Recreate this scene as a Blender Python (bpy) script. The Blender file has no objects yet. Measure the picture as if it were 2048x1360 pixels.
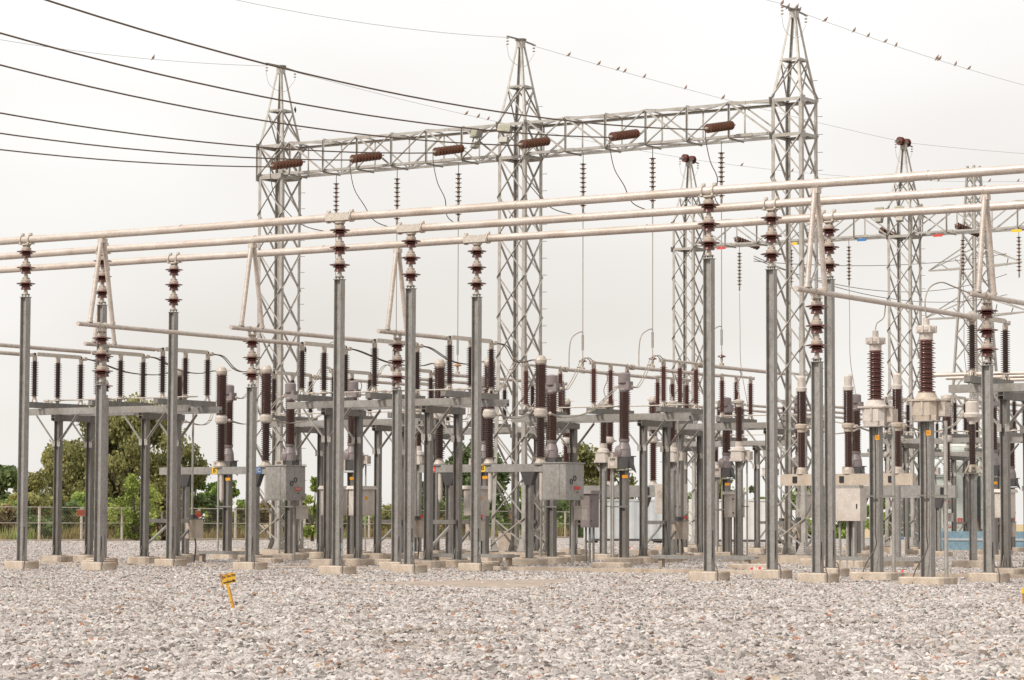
import bpy, math, random
import numpy as np
from mathutils import Vector, Matrix, Euler
C = bpy.context.scene.collection
S = bpy.context.scene
rnd = random.Random(7)
PI = math.pi

# ------------------------------------------------------------------ camera, world, sun, exposure
YAW = 0.57462; ORG = (3.797, 52.126)
E1 = (math.cos(YAW), -math.sin(YAW)); E2 = (math.sin(YAW), math.cos(YAW))
def W(u, v, z=0.0):
    "yard grid (u along the busbars, v along the bays) to world"
    return Vector((ORG[0] + u*E1[0] + v*E2[0], ORG[1] + u*E1[1] + v*E2[1], z))

cam_d = bpy.data.cameras.new('camera'); cam = bpy.data.objects.new('camera', cam_d); C.objects.link(cam)
cam_d.sensor_width = 36; cam_d.lens = 5420/2048*36; cam_d.clip_end = 3000; cam_d.clip_start = 0.5
cam.location = (0, 0, 1.177)
cam.rotation_euler = (Matrix.Rotation(PI/2 + 0.06654, 4, 'X') @ Matrix.Rotation(0.0036, 4, 'Z')).to_euler()
S.camera = cam

SUN_EL, SUN_AZ = math.radians(42), math.radians(-128)     # azimuth measured from +Y towards +X
w = bpy.data.worlds.new('World'); S.world = w; w.use_nodes = True
nt = w.node_tree; nt.nodes.clear(); N = nt.nodes.new; L = nt.links.new
out = N('ShaderNodeOutputWorld'); mix = N('ShaderNodeMixShader'); b1 = N('ShaderNodeBackground'); b2 = N('ShaderNodeBackground')
sky = N('ShaderNodeTexSky'); sky.sky_type = 'NISHITA'; sky.sun_disc = False
sky.sun_elevation = SUN_EL; sky.sun_rotation = SUN_AZ
b1.inputs[1].default_value = 0.1; L(sky.outputs[0], b1.inputs[0])
tc = N('ShaderNodeTexCoord'); mp = N('ShaderNodeMapping'); mp.inputs['Scale'].default_value = (1.6, 1.6, 5)
nz = N('ShaderNodeTexNoise'); nz.inputs['Scale'].default_value = 1.7; nz.inputs['Detail'].default_value = 3; nz.inputs['Roughness'].default_value = .45
cr = N('ShaderNodeValToRGB'); cr.color_ramp.elements[0].position = .3; cr.color_ramp.elements[1].position = .6
cr.color_ramp.elements[0].color = (.68, .64, .60, 1); cr.color_ramp.elements[1].color = (.86, .84, .815, 1)
L(tc.outputs['Generated'], mp.inputs[0]); L(mp.outputs[0], nz.inputs[0]); L(nz.outputs[0], cr.inputs[0])
sx = N('ShaderNodeSeparateXYZ'); L(tc.outputs['Generated'], sx.inputs[0]); mr = N('ShaderNodeMapRange'); mr.inputs['From Min'].default_value = -.02; mr.inputs['From Max'].default_value = .2
mr.inputs['To Min'].default_value = .93; mr.inputs['To Max'].default_value = 1.07; L(sx.outputs[2], mr.inputs[0])
vs = N('ShaderNodeVectorMath'); vs.operation = 'SCALE'; L(cr.outputs[0], vs.inputs[0]); L(mr.outputs[0], vs.inputs['Scale']); L(vs.outputs[0], b2.inputs[0])
b2.inputs[1].default_value = 1.0
mix.inputs[0].default_value = .93; L(b1.outputs[0], mix.inputs[1]); L(b2.outputs[0], mix.inputs[2]); L(mix.outputs[0], out.inputs[0])
sd = bpy.data.lights.new('sun', 'SUN'); sd.energy = 2.8; sd.angle = math.radians(10); sd.color = (1, .93, .85)
sun = bpy.data.objects.new('sun', sd); C.objects.link(sun)
d = Vector((math.sin(SUN_AZ)*math.cos(SUN_EL), math.cos(SUN_AZ)*math.cos(SUN_EL), math.sin(SUN_EL)))
sun.rotation_euler = d.to_track_quat('Z', 'Y').to_euler()
S.view_settings.view_transform = 'Standard'; S.view_settings.look = 'None'; S.view_settings.gamma = 1
S.view_settings.use_curve_mapping = False; S.view_settings.exposure = 0.28

# ------------------------------------------------------------------ materials
def mat(name, col, rough=.6, metal=0.0, var=.12, scale=6, bump=0, col2=None, stretch=None, spec=None, fac=(.35, .7)):
    m = bpy.data.materials.new(name); m.use_nodes = True; t = m.node_tree; p = t.nodes['Principled BSDF']
    p.inputs['Roughness'].default_value = rough; p.inputs['Metallic'].default_value = metal
    if spec is not None: p.inputs['Specular IOR Level'].default_value = spec
    g = t.nodes.new('ShaderNodeTexCoord'); mp = t.nodes.new('ShaderNodeMapping'); n = t.nodes.new('ShaderNodeTexNoise')
    n.inputs['Scale'].default_value = scale; n.inputs['Detail'].default_value = 5; n.inputs['Roughness'].default_value = .65
    if stretch: mp.inputs['Scale'].default_value = stretch
    t.links.new(g.outputs['Object'], mp.inputs[0]); t.links.new(mp.outputs[0], n.inputs[0])
    r = t.nodes.new('ShaderNodeValToRGB'); r.color_ramp.elements[0].position = fac[0]; r.color_ramp.elements[1].position = fac[1]
    c2 = col2 or tuple(min(1, c*(1+var)) for c in col); c1 = col if col2 else tuple(c*(1-var) for c in col)
    r.color_ramp.elements[0].color = (*c1, 1); r.color_ramp.elements[1].color = (*c2, 1)
    t.links.new(n.outputs[0], r.inputs[0]); t.links.new(r.outputs[0], p.inputs['Base Color'])
    if name in ('galvanised_steel', 'weathered_steel', 'lattice_steel', 'aluminium_tube', 'concrete', 'pale_aluminium', 'white_paint', 'cream_enamel', 'cast_cap'):
        n2 = t.nodes.new('ShaderNodeTexNoise'); n2.inputs['Scale'].default_value = 38; n2.inputs['Detail'].default_value = 3; n2.inputs['Roughness'].default_value = .7
        n3 = t.nodes.new('ShaderNodeTexNoise'); n3.inputs['Scale'].default_value = 1.1; n3.inputs['Detail'].default_value = 6; n3.inputs['Roughness'].default_value = .7
        t.links.new(g.outputs['Object'], n2.inputs[0]); t.links.new(g.outputs['Object'], n3.inputs[0])
        ra = t.nodes.new('ShaderNodeValToRGB'); ra.color_ramp.elements[0].position = .38; ra.color_ramp.elements[0].color = (.8, .78, .76, 1); ra.color_ramp.elements[1].position = .62; ra.color_ramp.elements[1].color = (1.12, 1.12, 1.12, 1)
        rb = t.nodes.new('ShaderNodeValToRGB'); rb.color_ramp.elements[0].position = .36; rb.color_ramp.elements[0].color = (.78, .71, .64, 1); rb.color_ramp.elements[1].position = .52; rb.color_ramp.elements[1].color = (1, 1, 1, 1)
        ma = t.nodes.new('ShaderNodeMix'); ma.data_type = 'RGBA'; ma.blend_type = 'MULTIPLY'; ma.inputs[0].default_value = .8; mb = t.nodes.new('ShaderNodeMix'); mb.data_type = 'RGBA'; mb.blend_type = 'MULTIPLY'; mb.inputs[0].default_value = .9 if name == 'concrete' else .6
        t.links.new(n2.outputs[0], ra.inputs[0]); t.links.new(n3.outputs[0], rb.inputs[0]); t.links.new(r.outputs[0], ma.inputs[6]); t.links.new(ra.outputs[0], ma.inputs[7]); t.links.new(ma.outputs[2], mb.inputs[6]); t.links.new(rb.outputs[0], mb.inputs[7]); t.links.new(mb.outputs[2], p.inputs['Base Color'])
    if bump:
        b = t.nodes.new('ShaderNodeBump'); b.inputs['Strength'].default_value = bump; b.inputs['Distance'].default_value = .02
        t.links.new(n.outputs[0], b.inputs['Height']); t.links.new(b.outputs[0], p.inputs['Normal'])
    return m
GALV = mat('galvanised_steel', (.275, .268, .255), .52, .3, scale=9, col2=(.39, .378, .358), stretch=(1.5, 1.5, .8))
GALVD = mat('weathered_steel', (.185, .176, .164), .6, .25, scale=7, col2=(.27, .256, .238), stretch=(1.5, 1.5, .4))
LATT = mat('lattice_steel', (.36, .345, .32), .5, .3, scale=5, col2=(.47, .45, .42))
ALU = mat('aluminium_tube', (.5, .435, .39), .42, .25, scale=3, col2=(.64, .575, .525), stretch=(.6, 3, 3))
ALUP = mat('pale_aluminium', (.56, .51, .45), .45, .2, scale=8, var=.14)
PORC = mat('maroon_porcelain', (.105, .034, .027), .22, 0, scale=14, col2=(.16, .055, .042))
PORD = mat('dark_porcelain', (.042, .02, .016), .3, 0, scale=14, col2=(.075, .034, .026))
PORR = mat('red_brown_porcelain', (.062, .024, .017), .25, 0, scale=14, col2=(.1, .038, .027))
CAPM = mat('cast_cap', (.4, .345, .295), .55, .1, scale=12, col2=(.6, .535, .47))
RUST = mat('rust', (.3, .13, .06), .8, 0, scale=20, col2=(.5, .27, .12))
MAUV = mat('mauve_enamel', (.2, .165, .165), .42, 0, scale=4, col2=(.27, .225, .22))
DARKG = mat('dark_grey_enamel', (.075, .07, .07), .5, 0, scale=6)
WHT = mat('white_paint', (.52, .465, .42), .5, 0, scale=5, col2=(.63, .58, .535))
CREAM = mat('cream_enamel', (.44, .37, .3), .5, 0, scale=4, col2=(.54, .465, .39))
CONC = mat('concrete', (.42, .34, .27), .9, 0, scale=4, col2=(.6, .52, .43), bump=.4)
BLACK = mat('black_plastic', (.02, .018, .018), .5)
CABLE = mat('cable_dark', (.10, .075, .06), .55, .1)
CABL2 = mat('cable_pale', (.36, .32, .27), .5, .2)
COND = mat('line_conductor', (.12, .08, .055), .6, .1)
EWIRE = mat('earth_wire', (.3, .29, .28), .6, .2)
MARK = mat('faded_marker_paint', (.42, .15, .03), .7, 0, scale=16, col2=(.72, .42, .04), fac=(.36, .5))
YEL = mat('yellow_paint', (.78, .47, .02), .5, 0, scale=9, col2=(.85, .55, .04))
ORNG = mat('orange_plate', (.72, .3, .01), .5)
RED = mat('red_paint', (.55, .05, .035), .5)
BLUE = mat('blue_paint', (.03, .16, .42), .5)
BRICKR = mat('red_brown_sign', (.38, .09, .045), .6)
LAMPH = mat('lamp_housing', (.27, .255, .22), .5, .1, col2=(.36, .34, .3))
GLASS = mat('lamp_glass', (.3, .29, .2), .12, 0, scale=30, var=.3)
TRANS = mat('transformer_paint', (.56, .6, .56), .5, 0, scale=3, col2=(.66, .7, .66))
TRGRN = mat('green_tank', (.1, .16, .13), .5, scale=3)
TEALN = mat('blue_net', (.16, .27, .35), .8, 0, scale=7, col2=(.28, .4, .46))
STRB = mat('brown_porcelain', (.085, .036, .022), .25, 0, scale=14, col2=(.13, .058, .035))
SLABM = mat('dusty_slab', (.28, .225, .18), .95, 0, scale=2.2, col2=(.44, .36, .295), bump=.5, fac=(.4, .6))
CONT1 = mat('container_paint', (.47, .49, .5), .55, 0, scale=1.5, col2=(.56, .575, .58))
CONT2 = mat('container_white', (.62, .6, .58), .55, 0, scale=1.5, col2=(.7, .68, .66))
DOVE = mat('dove_feathers', (.2, .13, .1), .8, 0, scale=20, col2=(.32, .22, .17))
DOVED = mat('dark_feathers', (.05, .045, .045), .8)
BARK = mat('bark', (.09, .07, .05), .9, 0, scale=6, bump=.5)
def leafm(n, c):
    m = mat(n, c, .6, 0, scale=1.2, var=.25, spec=.3)
    p = m.node_tree.nodes['Principled BSDF']; t = m.node_tree
    tr = t.nodes.new('ShaderNodeBsdfTranslucent'); mx = t.nodes.new('ShaderNodeMixShader'); mx.inputs[0].default_value = .42
    t.links.new(p.inputs['Base Color'].links[0].from_socket, tr.inputs[0])
    o = t.nodes['Material Output']; t.links.new(p.outputs[0], mx.inputs[1]); t.links.new(tr.outputs[0], mx.inputs[2]); t.links.new(mx.outputs[0], o.inputs[0])
    return m
OLIVE = [leafm('olive_leaf_dark', (.15, .155, .055)), leafm('olive_leaf', (.3, .3, .12)), leafm('olive_leaf_pale', (.4, .38, .15))]  # lightened to paint haze over the distant trees into the leaf colour
GREEN = [leafm('green_leaf_dark', (.13, .2, .055)), leafm('green_leaf', (.27, .38, .11)), leafm('green_leaf_pale', (.4, .5, .13))]
DEEP = [leafm('deep_leaf_dark', (.1, .14, .055)), leafm('deep_leaf', (.19, .25, .1)), leafm('deep_leaf_pale', (.3, .37, .16))]  # also paled in colour in place of real haze
LIME = [leafm('lime_leaf_dark', (.2, .26, .06)), leafm('lime_leaf', (.36, .44, .1)), leafm('lime_leaf_pale', (.52, .58, .18))]
DRY = [leafm('dry_leaf_dark', (.13, .09, .04)), leafm('dry_leaf', (.25, .19, .08)), leafm('dry_leaf_pale', (.4, .32, .15))]

# ------------------------------------------------------------------ mesh builder
class MB:
    def __init__(s): s.v = []; s.f = []; s.m = []; s.s = []; s.mats = []
    def mi(s, m):
        if m not in s.mats: s.mats.append(m)
        return s.mats.index(m)
    def add(s, vs, fs, m, smooth=False):
        o = len(s.v); k = s.mi(m); s.v += [tuple(p) for p in vs]
        for f in fs: s.f.append(tuple(i+o for i in f)); s.m.append(k); s.s.append(smooth)
    def box(s, x0, x1, y0, y1, z0, z1, m):
        v = [(x0,y0,z0),(x1,y0,z0),(x1,y1,z0),(x0,y1,z0),(x0,y0,z1),(x1,y0,z1),(x1,y1,z1),(x0,y1,z1)]
        s.add(v, [(0,3,2,1),(4,5,6,7),(0,1,5,4),(1,2,6,5),(2,3,7,6),(3,0,4,7)], m)
    def prism(s, poly, z0, z1, m, top=1.0):
        n = len(poly); cx = sum(p[0] for p in poly)/n; cy = sum(p[1] for p in poly)/n
        v = [(x, y, z0) for x, y in poly] + [(cx+(x-cx)*top, cy+(y-cy)*top, z1) for x, y in poly]
        s.add(v, [tuple(range(n))[::-1], tuple(range(n, 2*n))] + [(i, (i+1) % n, n+(i+1) % n, n+i) for i in range(n)], m)
    def bar(s, p, q, wd, ht, m, up=(0, 0, 1)):
        "rectangular bar from p to q, ht along up"
        p = Vector(p); q = Vector(q); d = (q-p).normalized(); up = Vector(up)
        if abs(d.dot(up)) > .98: up = Vector((0, 1, 0))
        sd = d.cross(up).normalized(); u2 = sd.cross(d).normalized()
        v = []
        for c in (p, q):
            for a, b in ((-1,-1),(1,-1),(1,1),(-1,1)): v.append(c + sd*a*wd/2 + u2*b*ht/2)
        s.add(v, [(0,1,2,3),(4,7,6,5),(0,4,5,1),(1,5,6,2),(2,6,7,3),(3,7,4,0)], m)
    def angle(s, p, q, w_, a, b, m, t=.012):
        "L section: two plates along directions a and b from the line p-q"
        p = Vector(p); q = Vector(q); a = Vector(a).normalized(); b = Vector(b).normalized()
        s.bar(p + a*w_/2, q + a*w_/2, t, w_, m, a); s.bar(p + b*w_/2, q + b*w_/2, t, w_, m, b)
    def hsec(s, p, q, wd, ht, m, up=(0, 0, 1), t=.013):
        "H section, flanges perpendicular to 'side', web joining them"
        p = Vector(p); q = Vector(q); d = (q-p).normalized(); up = Vector(up)
        sd = d.cross(up).normalized(); u2 = sd.cross(d).normalized()
        for k in (-1, 1): s.bar(p + sd*k*(wd-t)/2, q + sd*k*(wd-t)/2, t, ht, m, u2)
        s.bar(p, q, wd-2*t, t, m, u2)
    def tube(s, pts, r, m, n=10, cap=True):
        pts = [Vector(p) for p in pts]; k = len(pts); rr = r if isinstance(r, (list, tuple)) else [r]*k
        o = []; ref = None
        for i, p in enumerate(pts):
            d = (pts[min(i+1, k-1)] - pts[max(i-1, 0)]).normalized()
            if ref is None: ref = Vector((0, 0, 1)) if abs(d.z) < .9 else Vector((1, 0, 0))
            a = d.cross(ref).normalized(); b = a.cross(d).normalized(); ref = b
            for j in range(n):
                t = 2*PI*j/n; o.append(p + (a*math.cos(t) + b*math.sin(t))*rr[i])
        f = [(i*n+j, i*n+(j+1) % n, (i+1)*n+(j+1) % n, (i+1)*n+j) for i in range(k-1) for j in range(n)]
        s.add(o, f, m, True)
        if cap:
            s.add(o[:n], [tuple(range(n))], m); s.add(o[-n:], [tuple(range(n))[::-1]], m)
    def lathe(s, prof, m, n=14, c=(0, 0, 0), axis=None):
        c = Vector(c); R = Vector(axis).normalized().to_track_quat('Z', 'Y').to_matrix() if axis else Matrix.Identity(3)
        for (r0, z0), (r1, z1) in zip(prof, prof[1:]):
            if abs(r0-r1) < 1e-6 and abs(z0-z1) < 1e-6: continue
            v = [c + R @ Vector((r*math.cos(2*PI*j/n), r*math.sin(2*PI*j/n), z)) for r, z in ((r0, z0), (r1, z1)) for j in range(n)]
            s.add(v, [(j, (j+1) % n, n+(j+1) % n, n+j) for j in range(n)], m, True)
        for (r, z), k in ((prof[0], 1), (prof[-1], 0)):
            if r > 1e-4:
                v = [c + R @ Vector((r*math.cos(2*PI*j/n), r*math.sin(2*PI*j/n), z)) for j in range(n)]
                s.add(v, [tuple(range(n))[::-1] if k else tuple(range(n))], m)
    def sheds(s, z0, z1, core, r, n, m, seg=14, alt=None, c=(0, 0, 0), axis=None, t=.3):
        h = (z1-z0)/n; pr = [(core, z0)]
        for i in range(n):
            rr = r if not alt or i % 2 == 0 else alt; zb = z0 + i*h
            pr += [(core, zb+h*(.5-t/2)), (rr, zb+h*(.42-t/2)), (rr*.985, zb+h*(.5-t/4)), (core, zb+h*(.6+t/2))]
        pr.append((core, z1)); s.lathe(pr, m, seg, c, axis)
    def ball(s, c, r, m, seg=14, rings=8, sq=(1, 1, 1)):
        v = []; f = []
        for i in range(rings+1):
            for j in range(seg):
                a = PI*i/rings; b = 2*PI*j/seg
                v.append((c[0]+r*sq[0]*math.sin(a)*math.cos(b), c[1]+r*sq[1]*math.sin(a)*math.sin(b), c[2]+r*sq[2]*math.cos(a)))
        for i in range(rings):
            for j in range(seg): f.append((i*seg+j, (i+1)*seg+j, (i+1)*seg+(j+1) % seg, i*seg+(j+1) % seg))
        s.add(v, f, m, True)
    def build(s, name, parent=None, label=None):
        me = bpy.data.meshes.new(name); me.from_pydata(s.v, [], s.f)
        for m in s.mats: me.materials.append(m)
        me.polygons.foreach_set('material_index', s.m); me.polygons.foreach_set('use_smooth', s.s); me.update()
        o = bpy.data.objects.new(name, me); C.objects.link(o)
        if parent: o.parent = parent
        if label: o['label'] = label
        return o
def tag(o, label, cat, group=None, kind=None):
    if label: o['label'] = label
    if cat: o['category'] = cat
    if group: o['group'] = group
    if kind: o['kind'] = kind
    return o
def thing(name, label, cat, u=0, v=0, z=0, group=None, world=None):
    o = bpy.data.objects.new(name, None); C.objects.link(o); o.empty_display_size = .2
    if world: o.location = world
    else: o.location = W(u, v, z); o.rotation_euler = (0, 0, -YAW)
    return tag(o, label, cat, group)
def place(o, u, v, z=0): o.location = W(u, v, z); o.rotation_euler = (0, 0, -YAW); return o
def dup(root, u, v, z=0, label=None, group=None):
    r = root.copy(); C.objects.link(r); r.location = W(u, v, z)
    if label: r['label'] = label
    if group: r['group'] = group
    for ch in list(root.children):
        c = ch.copy(); C.objects.link(c); c.parent = r
        for g in list(ch.children):
            e = g.copy(); C.objects.link(e); e.parent = c
    return r
def text_mesh(txt, size, m, name, parent, loc, rot, bold=0.0, label=None):
    cu = bpy.data.curves.new('lettering', 'FONT'); cu.body = txt; cu.size = size; cu.align_x = 'CENTER'; cu.align_y = 'CENTER'
    cu.offset = bold; cu.extrude = .001
    t = bpy.data.objects.new('lettering', cu); C.objects.link(t)
    me = bpy.data.meshes.new_from_object(t.evaluated_get(bpy.context.evaluated_depsgraph_get()))
    bpy.data.objects.remove(t); bpy.data.curves.remove(cu); me.materials.clear(); me.materials.append(m)
    o = bpy.data.objects.new(name, me); C.objects.link(o); o.parent = parent; o.location = loc; o.rotation_euler = rot
    if label: o['label'] = label
    return o
def smooth_path(pts, n=8):
    P = [Vector(p) for p in pts]; P = [P[0]*2-P[1]] + P + [P[-1]*2-P[-2]]; o = []
    for i in range(1, len(P)-2):
        for k in range(n):
            t = k/n; a, b, c_, d_ = P[i-1], P[i], P[i+1], P[i+2]
            o.append(.5*((2*b) + (c_-a)*t + (2*a-5*b+4*c_-d_)*t*t + (3*b-a-3*c_+d_)*t**3))
    o.append(P[-2]); return o

# ------------------------------------------------------------------ ground
def sheet(name, poly, z, m, kind='structure'):
    b = MB(); b.add([(x, y, z) for x, y in poly], [tuple(range(len(poly)))], m); o = b.build(name); o['kind'] = kind; return o
def ground_mat():
    m = bpy.data.materials.new('grassy_soil'); m.use_nodes = True; t = m.node_tree; p = t.nodes['Principled BSDF']; p.inputs['Roughness'].default_value = 1
    g = t.nodes.new('ShaderNodeTexCoord'); n = t.nodes.new('ShaderNodeTexNoise'); n.inputs['Scale'].default_value = .12; n.inputs['Detail'].default_value = 8; n.inputs['Roughness'].default_value = .7
    r = t.nodes.new('ShaderNodeValToRGB'); e = r.color_ramp.elements; e[0].position = .35; e[0].color = (.24, .25, .09, 1); e[1].position = .6; e[1].color = (.5, .31, .19, 1)
    k = e.new(.48); k.color = (.45, .38, .2, 1)
    t.links.new(g.outputs['Object'], n.inputs[0]); t.links.new(n.outputs[0], r.inputs[0]); t.links.new(r.outputs[0], p.inputs['Base Color']); return m
sheet('ground', [(-900, -60), (900, -60), (900, 1600), (-900, 1600)], -.012, ground_mat())
def gravel_mat():
    m = bpy.data.materials.new('gravel_bed'); m.use_nodes = True; t = m.node_tree; p = t.nodes['Principled BSDF']; p.inputs['Roughness'].default_value = .95
    g = t.nodes.new('ShaderNodeTexCoord'); vo = t.nodes.new('ShaderNodeTexVoronoi'); vo.inputs['Scale'].default_value = 14
    r = t.nodes.new('ShaderNodeValToRGB'); e = r.color_ramp.elements; e[0].position = 0; e[0].color = (.18, .165, .155, 1); e[1].position = 1; e[1].color = (.6, .565, .54, 1)
    k = e.new(.12); k.color = (.29, .27, .255, 1); k = e.new(.86); k.color = (.49, .46, .435, 1)
    hs = t.nodes.new('ShaderNodeSeparateColor')
    n2 = t.nodes.new('ShaderNodeTexNoise'); n2.inputs['Scale'].default_value = .6; n2.inputs['Detail'].default_value = 4
    mx = t.nodes.new('ShaderNodeMix'); mx.data_type = 'RGBA'; mx.blend_type = 'MULTIPLY'; mx.inputs[0].default_value = .5
    r2 = t.nodes.new('ShaderNodeValToRGB'); r2.color_ramp.elements[0].position = .35; r2.color_ramp.elements[0].color = (.7, .66, .62, 1); r2.color_ramp.elements[1].position = .65
    bp = t.nodes.new('ShaderNodeBump'); bp.inputs['Strength'].default_value = .9; bp.inputs['Distance'].default_value = .04
    t.links.new(g.outputs['Object'], vo.inputs[0]); t.links.new(vo.outputs['Color'], hs.inputs[0]); t.links.new(hs.outputs[0], r.inputs[0])
    t.links.new(g.outputs['Object'], n2.inputs[0]); t.links.new(n2.outputs[0], r2.inputs[0])
    t.links.new(r.outputs[0], mx.inputs[6]); t.links.new(r2.outputs[0], mx.inputs[7]); t.links.new(mx.outputs[2], p.inputs['Base Color'])
    t.links.new(vo.outputs['Distance'], bp.inputs['Height']); t.links.new(bp.outputs[0], p.inputs['Normal']); return m
GRAV = gravel_mat()
q = [W(-73.4, -60), W(60, -60), W(60, 140), W(-73.4, 140)]
sheet('gravel_yard', [(p.x, p.y) for p in q], 0, GRAV)

# loose stones over the near gravel: one geometry-nodes scatter (stuff)
def stone_mat():
    m = bpy.data.materials.new('gravel_stone'); m.use_nodes = True; t = m.node_tree; p = t.nodes['Principled BSDF']; p.inputs['Roughness'].default_value = .85
    oi = t.nodes.new('ShaderNodeObjectInfo'); r = t.nodes.new('ShaderNodeValToRGB'); r.color_ramp.interpolation = 'LINEAR'
    e = r.color_ramp.elements; e[0].position = 0; e[0].color = (.11, .1, .095, 1); e[1].position = 1; e[1].color = (.8, .76, .725, 1)
    for ps, c in ((.05, (.18, .165, .155)), (.14, (.33, .305, .29)), (.5, (.465, .43, .41)), (.8, (.585, .55, .525)), (.91, (.64, .6, .575)), (.925, (.40, .17, .09)), (.942, (.34, .22, .15)), (.955, (.14, .1, .09)), (.968, (.42, .32, .2)), (.975, (.5, .45, .41))):
        k = e.new(ps); k.color = (*c, 1)
    g = t.nodes.new('ShaderNodeTexCoord'); n = t.nodes.new('ShaderNodeTexNoise'); n.inputs['Scale'].default_value = 2.5; n.inputs['Detail'].default_value = 4
    mx = t.nodes.new('ShaderNodeMix'); mx.data_type = 'RGBA'; mx.blend_type = 'MULTIPLY'; mx.inputs[0].default_value = .6
    r2 = t.nodes.new('ShaderNodeValToRGB'); r2.color_ramp.elements[0].position = .3; r2.color_ramp.elements[0].color = (.62, .6, .58, 1); r2.color_ramp.elements[1].position = .6; r2.color_ramp.elements[1].color = (1, 1, 1, 1)
    t.links.new(oi.outputs['Random'], r.inputs[0]); t.links.new(g.outputs['Object'], n.inputs[0]); t.links.new(n.outputs[0], r2.inputs[0])
    n3 = t.nodes.new('ShaderNodeTexNoise'); n3.inputs['Scale'].default_value = .7; n3.inputs['Detail'].default_value = 6; n3.inputs['Roughness'].default_value = .75
    t.links.new(oi.outputs['Location'], n3.inputs[0]); r3 = t.nodes.new('ShaderNodeValToRGB'); r3.color_ramp.elements[0].position = .36; r3.color_ramp.elements[0].color = (.62, .56, .51, 1); r3.color_ramp.elements[1].position = .52; r3.color_ramp.elements[1].color = (1, 1, 1, 1)
    m2 = t.nodes.new('ShaderNodeMix'); m2.data_type = 'RGBA'; m2.blend_type = 'MULTIPLY'; m2.inputs[0].default_value = .75; t.links.new(n3.outputs[0], r3.inputs[0])
    t.links.new(r.outputs[0], mx.inputs[6]); t.links.new(r2.outputs[0], mx.inputs[7]); t.links.new(mx.outputs[2], m2.inputs[6]); t.links.new(r3.outputs[0], m2.inputs[7]); t.links.new(m2.outputs[2], p.inputs['Base Color']); return m
SLAB = [(600, 1171), (900, 1164), (1160, 1160), (1172, 1162), (1062, 1184), (1000, 1183), (640, 1171)]
def at(px, py, z=0.0):
    "ground point seen at a pixel of the photograph"
    F = 5420.; a = px-1024; b_ = py-680; c_, s_ = math.cos(.06654), math.sin(.06654)
    x = (a+b_*.0036)/F; y = -(b_-a*.0036)/F; r_ = (x, c_-y*s_, s_+y*c_); t_ = (z-1.177)/r_[2]; return Vector((r_[0]*t_, r_[1]*t_, z))
def inside(x, y, P):
    k = False
    for (x0, y0), (x1, y1) in zip(P, P[1:]+P[:1]):
        if (y0 > y) != (y1 > y) and x < (x1-x0)*(y-y0)/(y1-y0)+x0: k = not k
    return k
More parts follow.
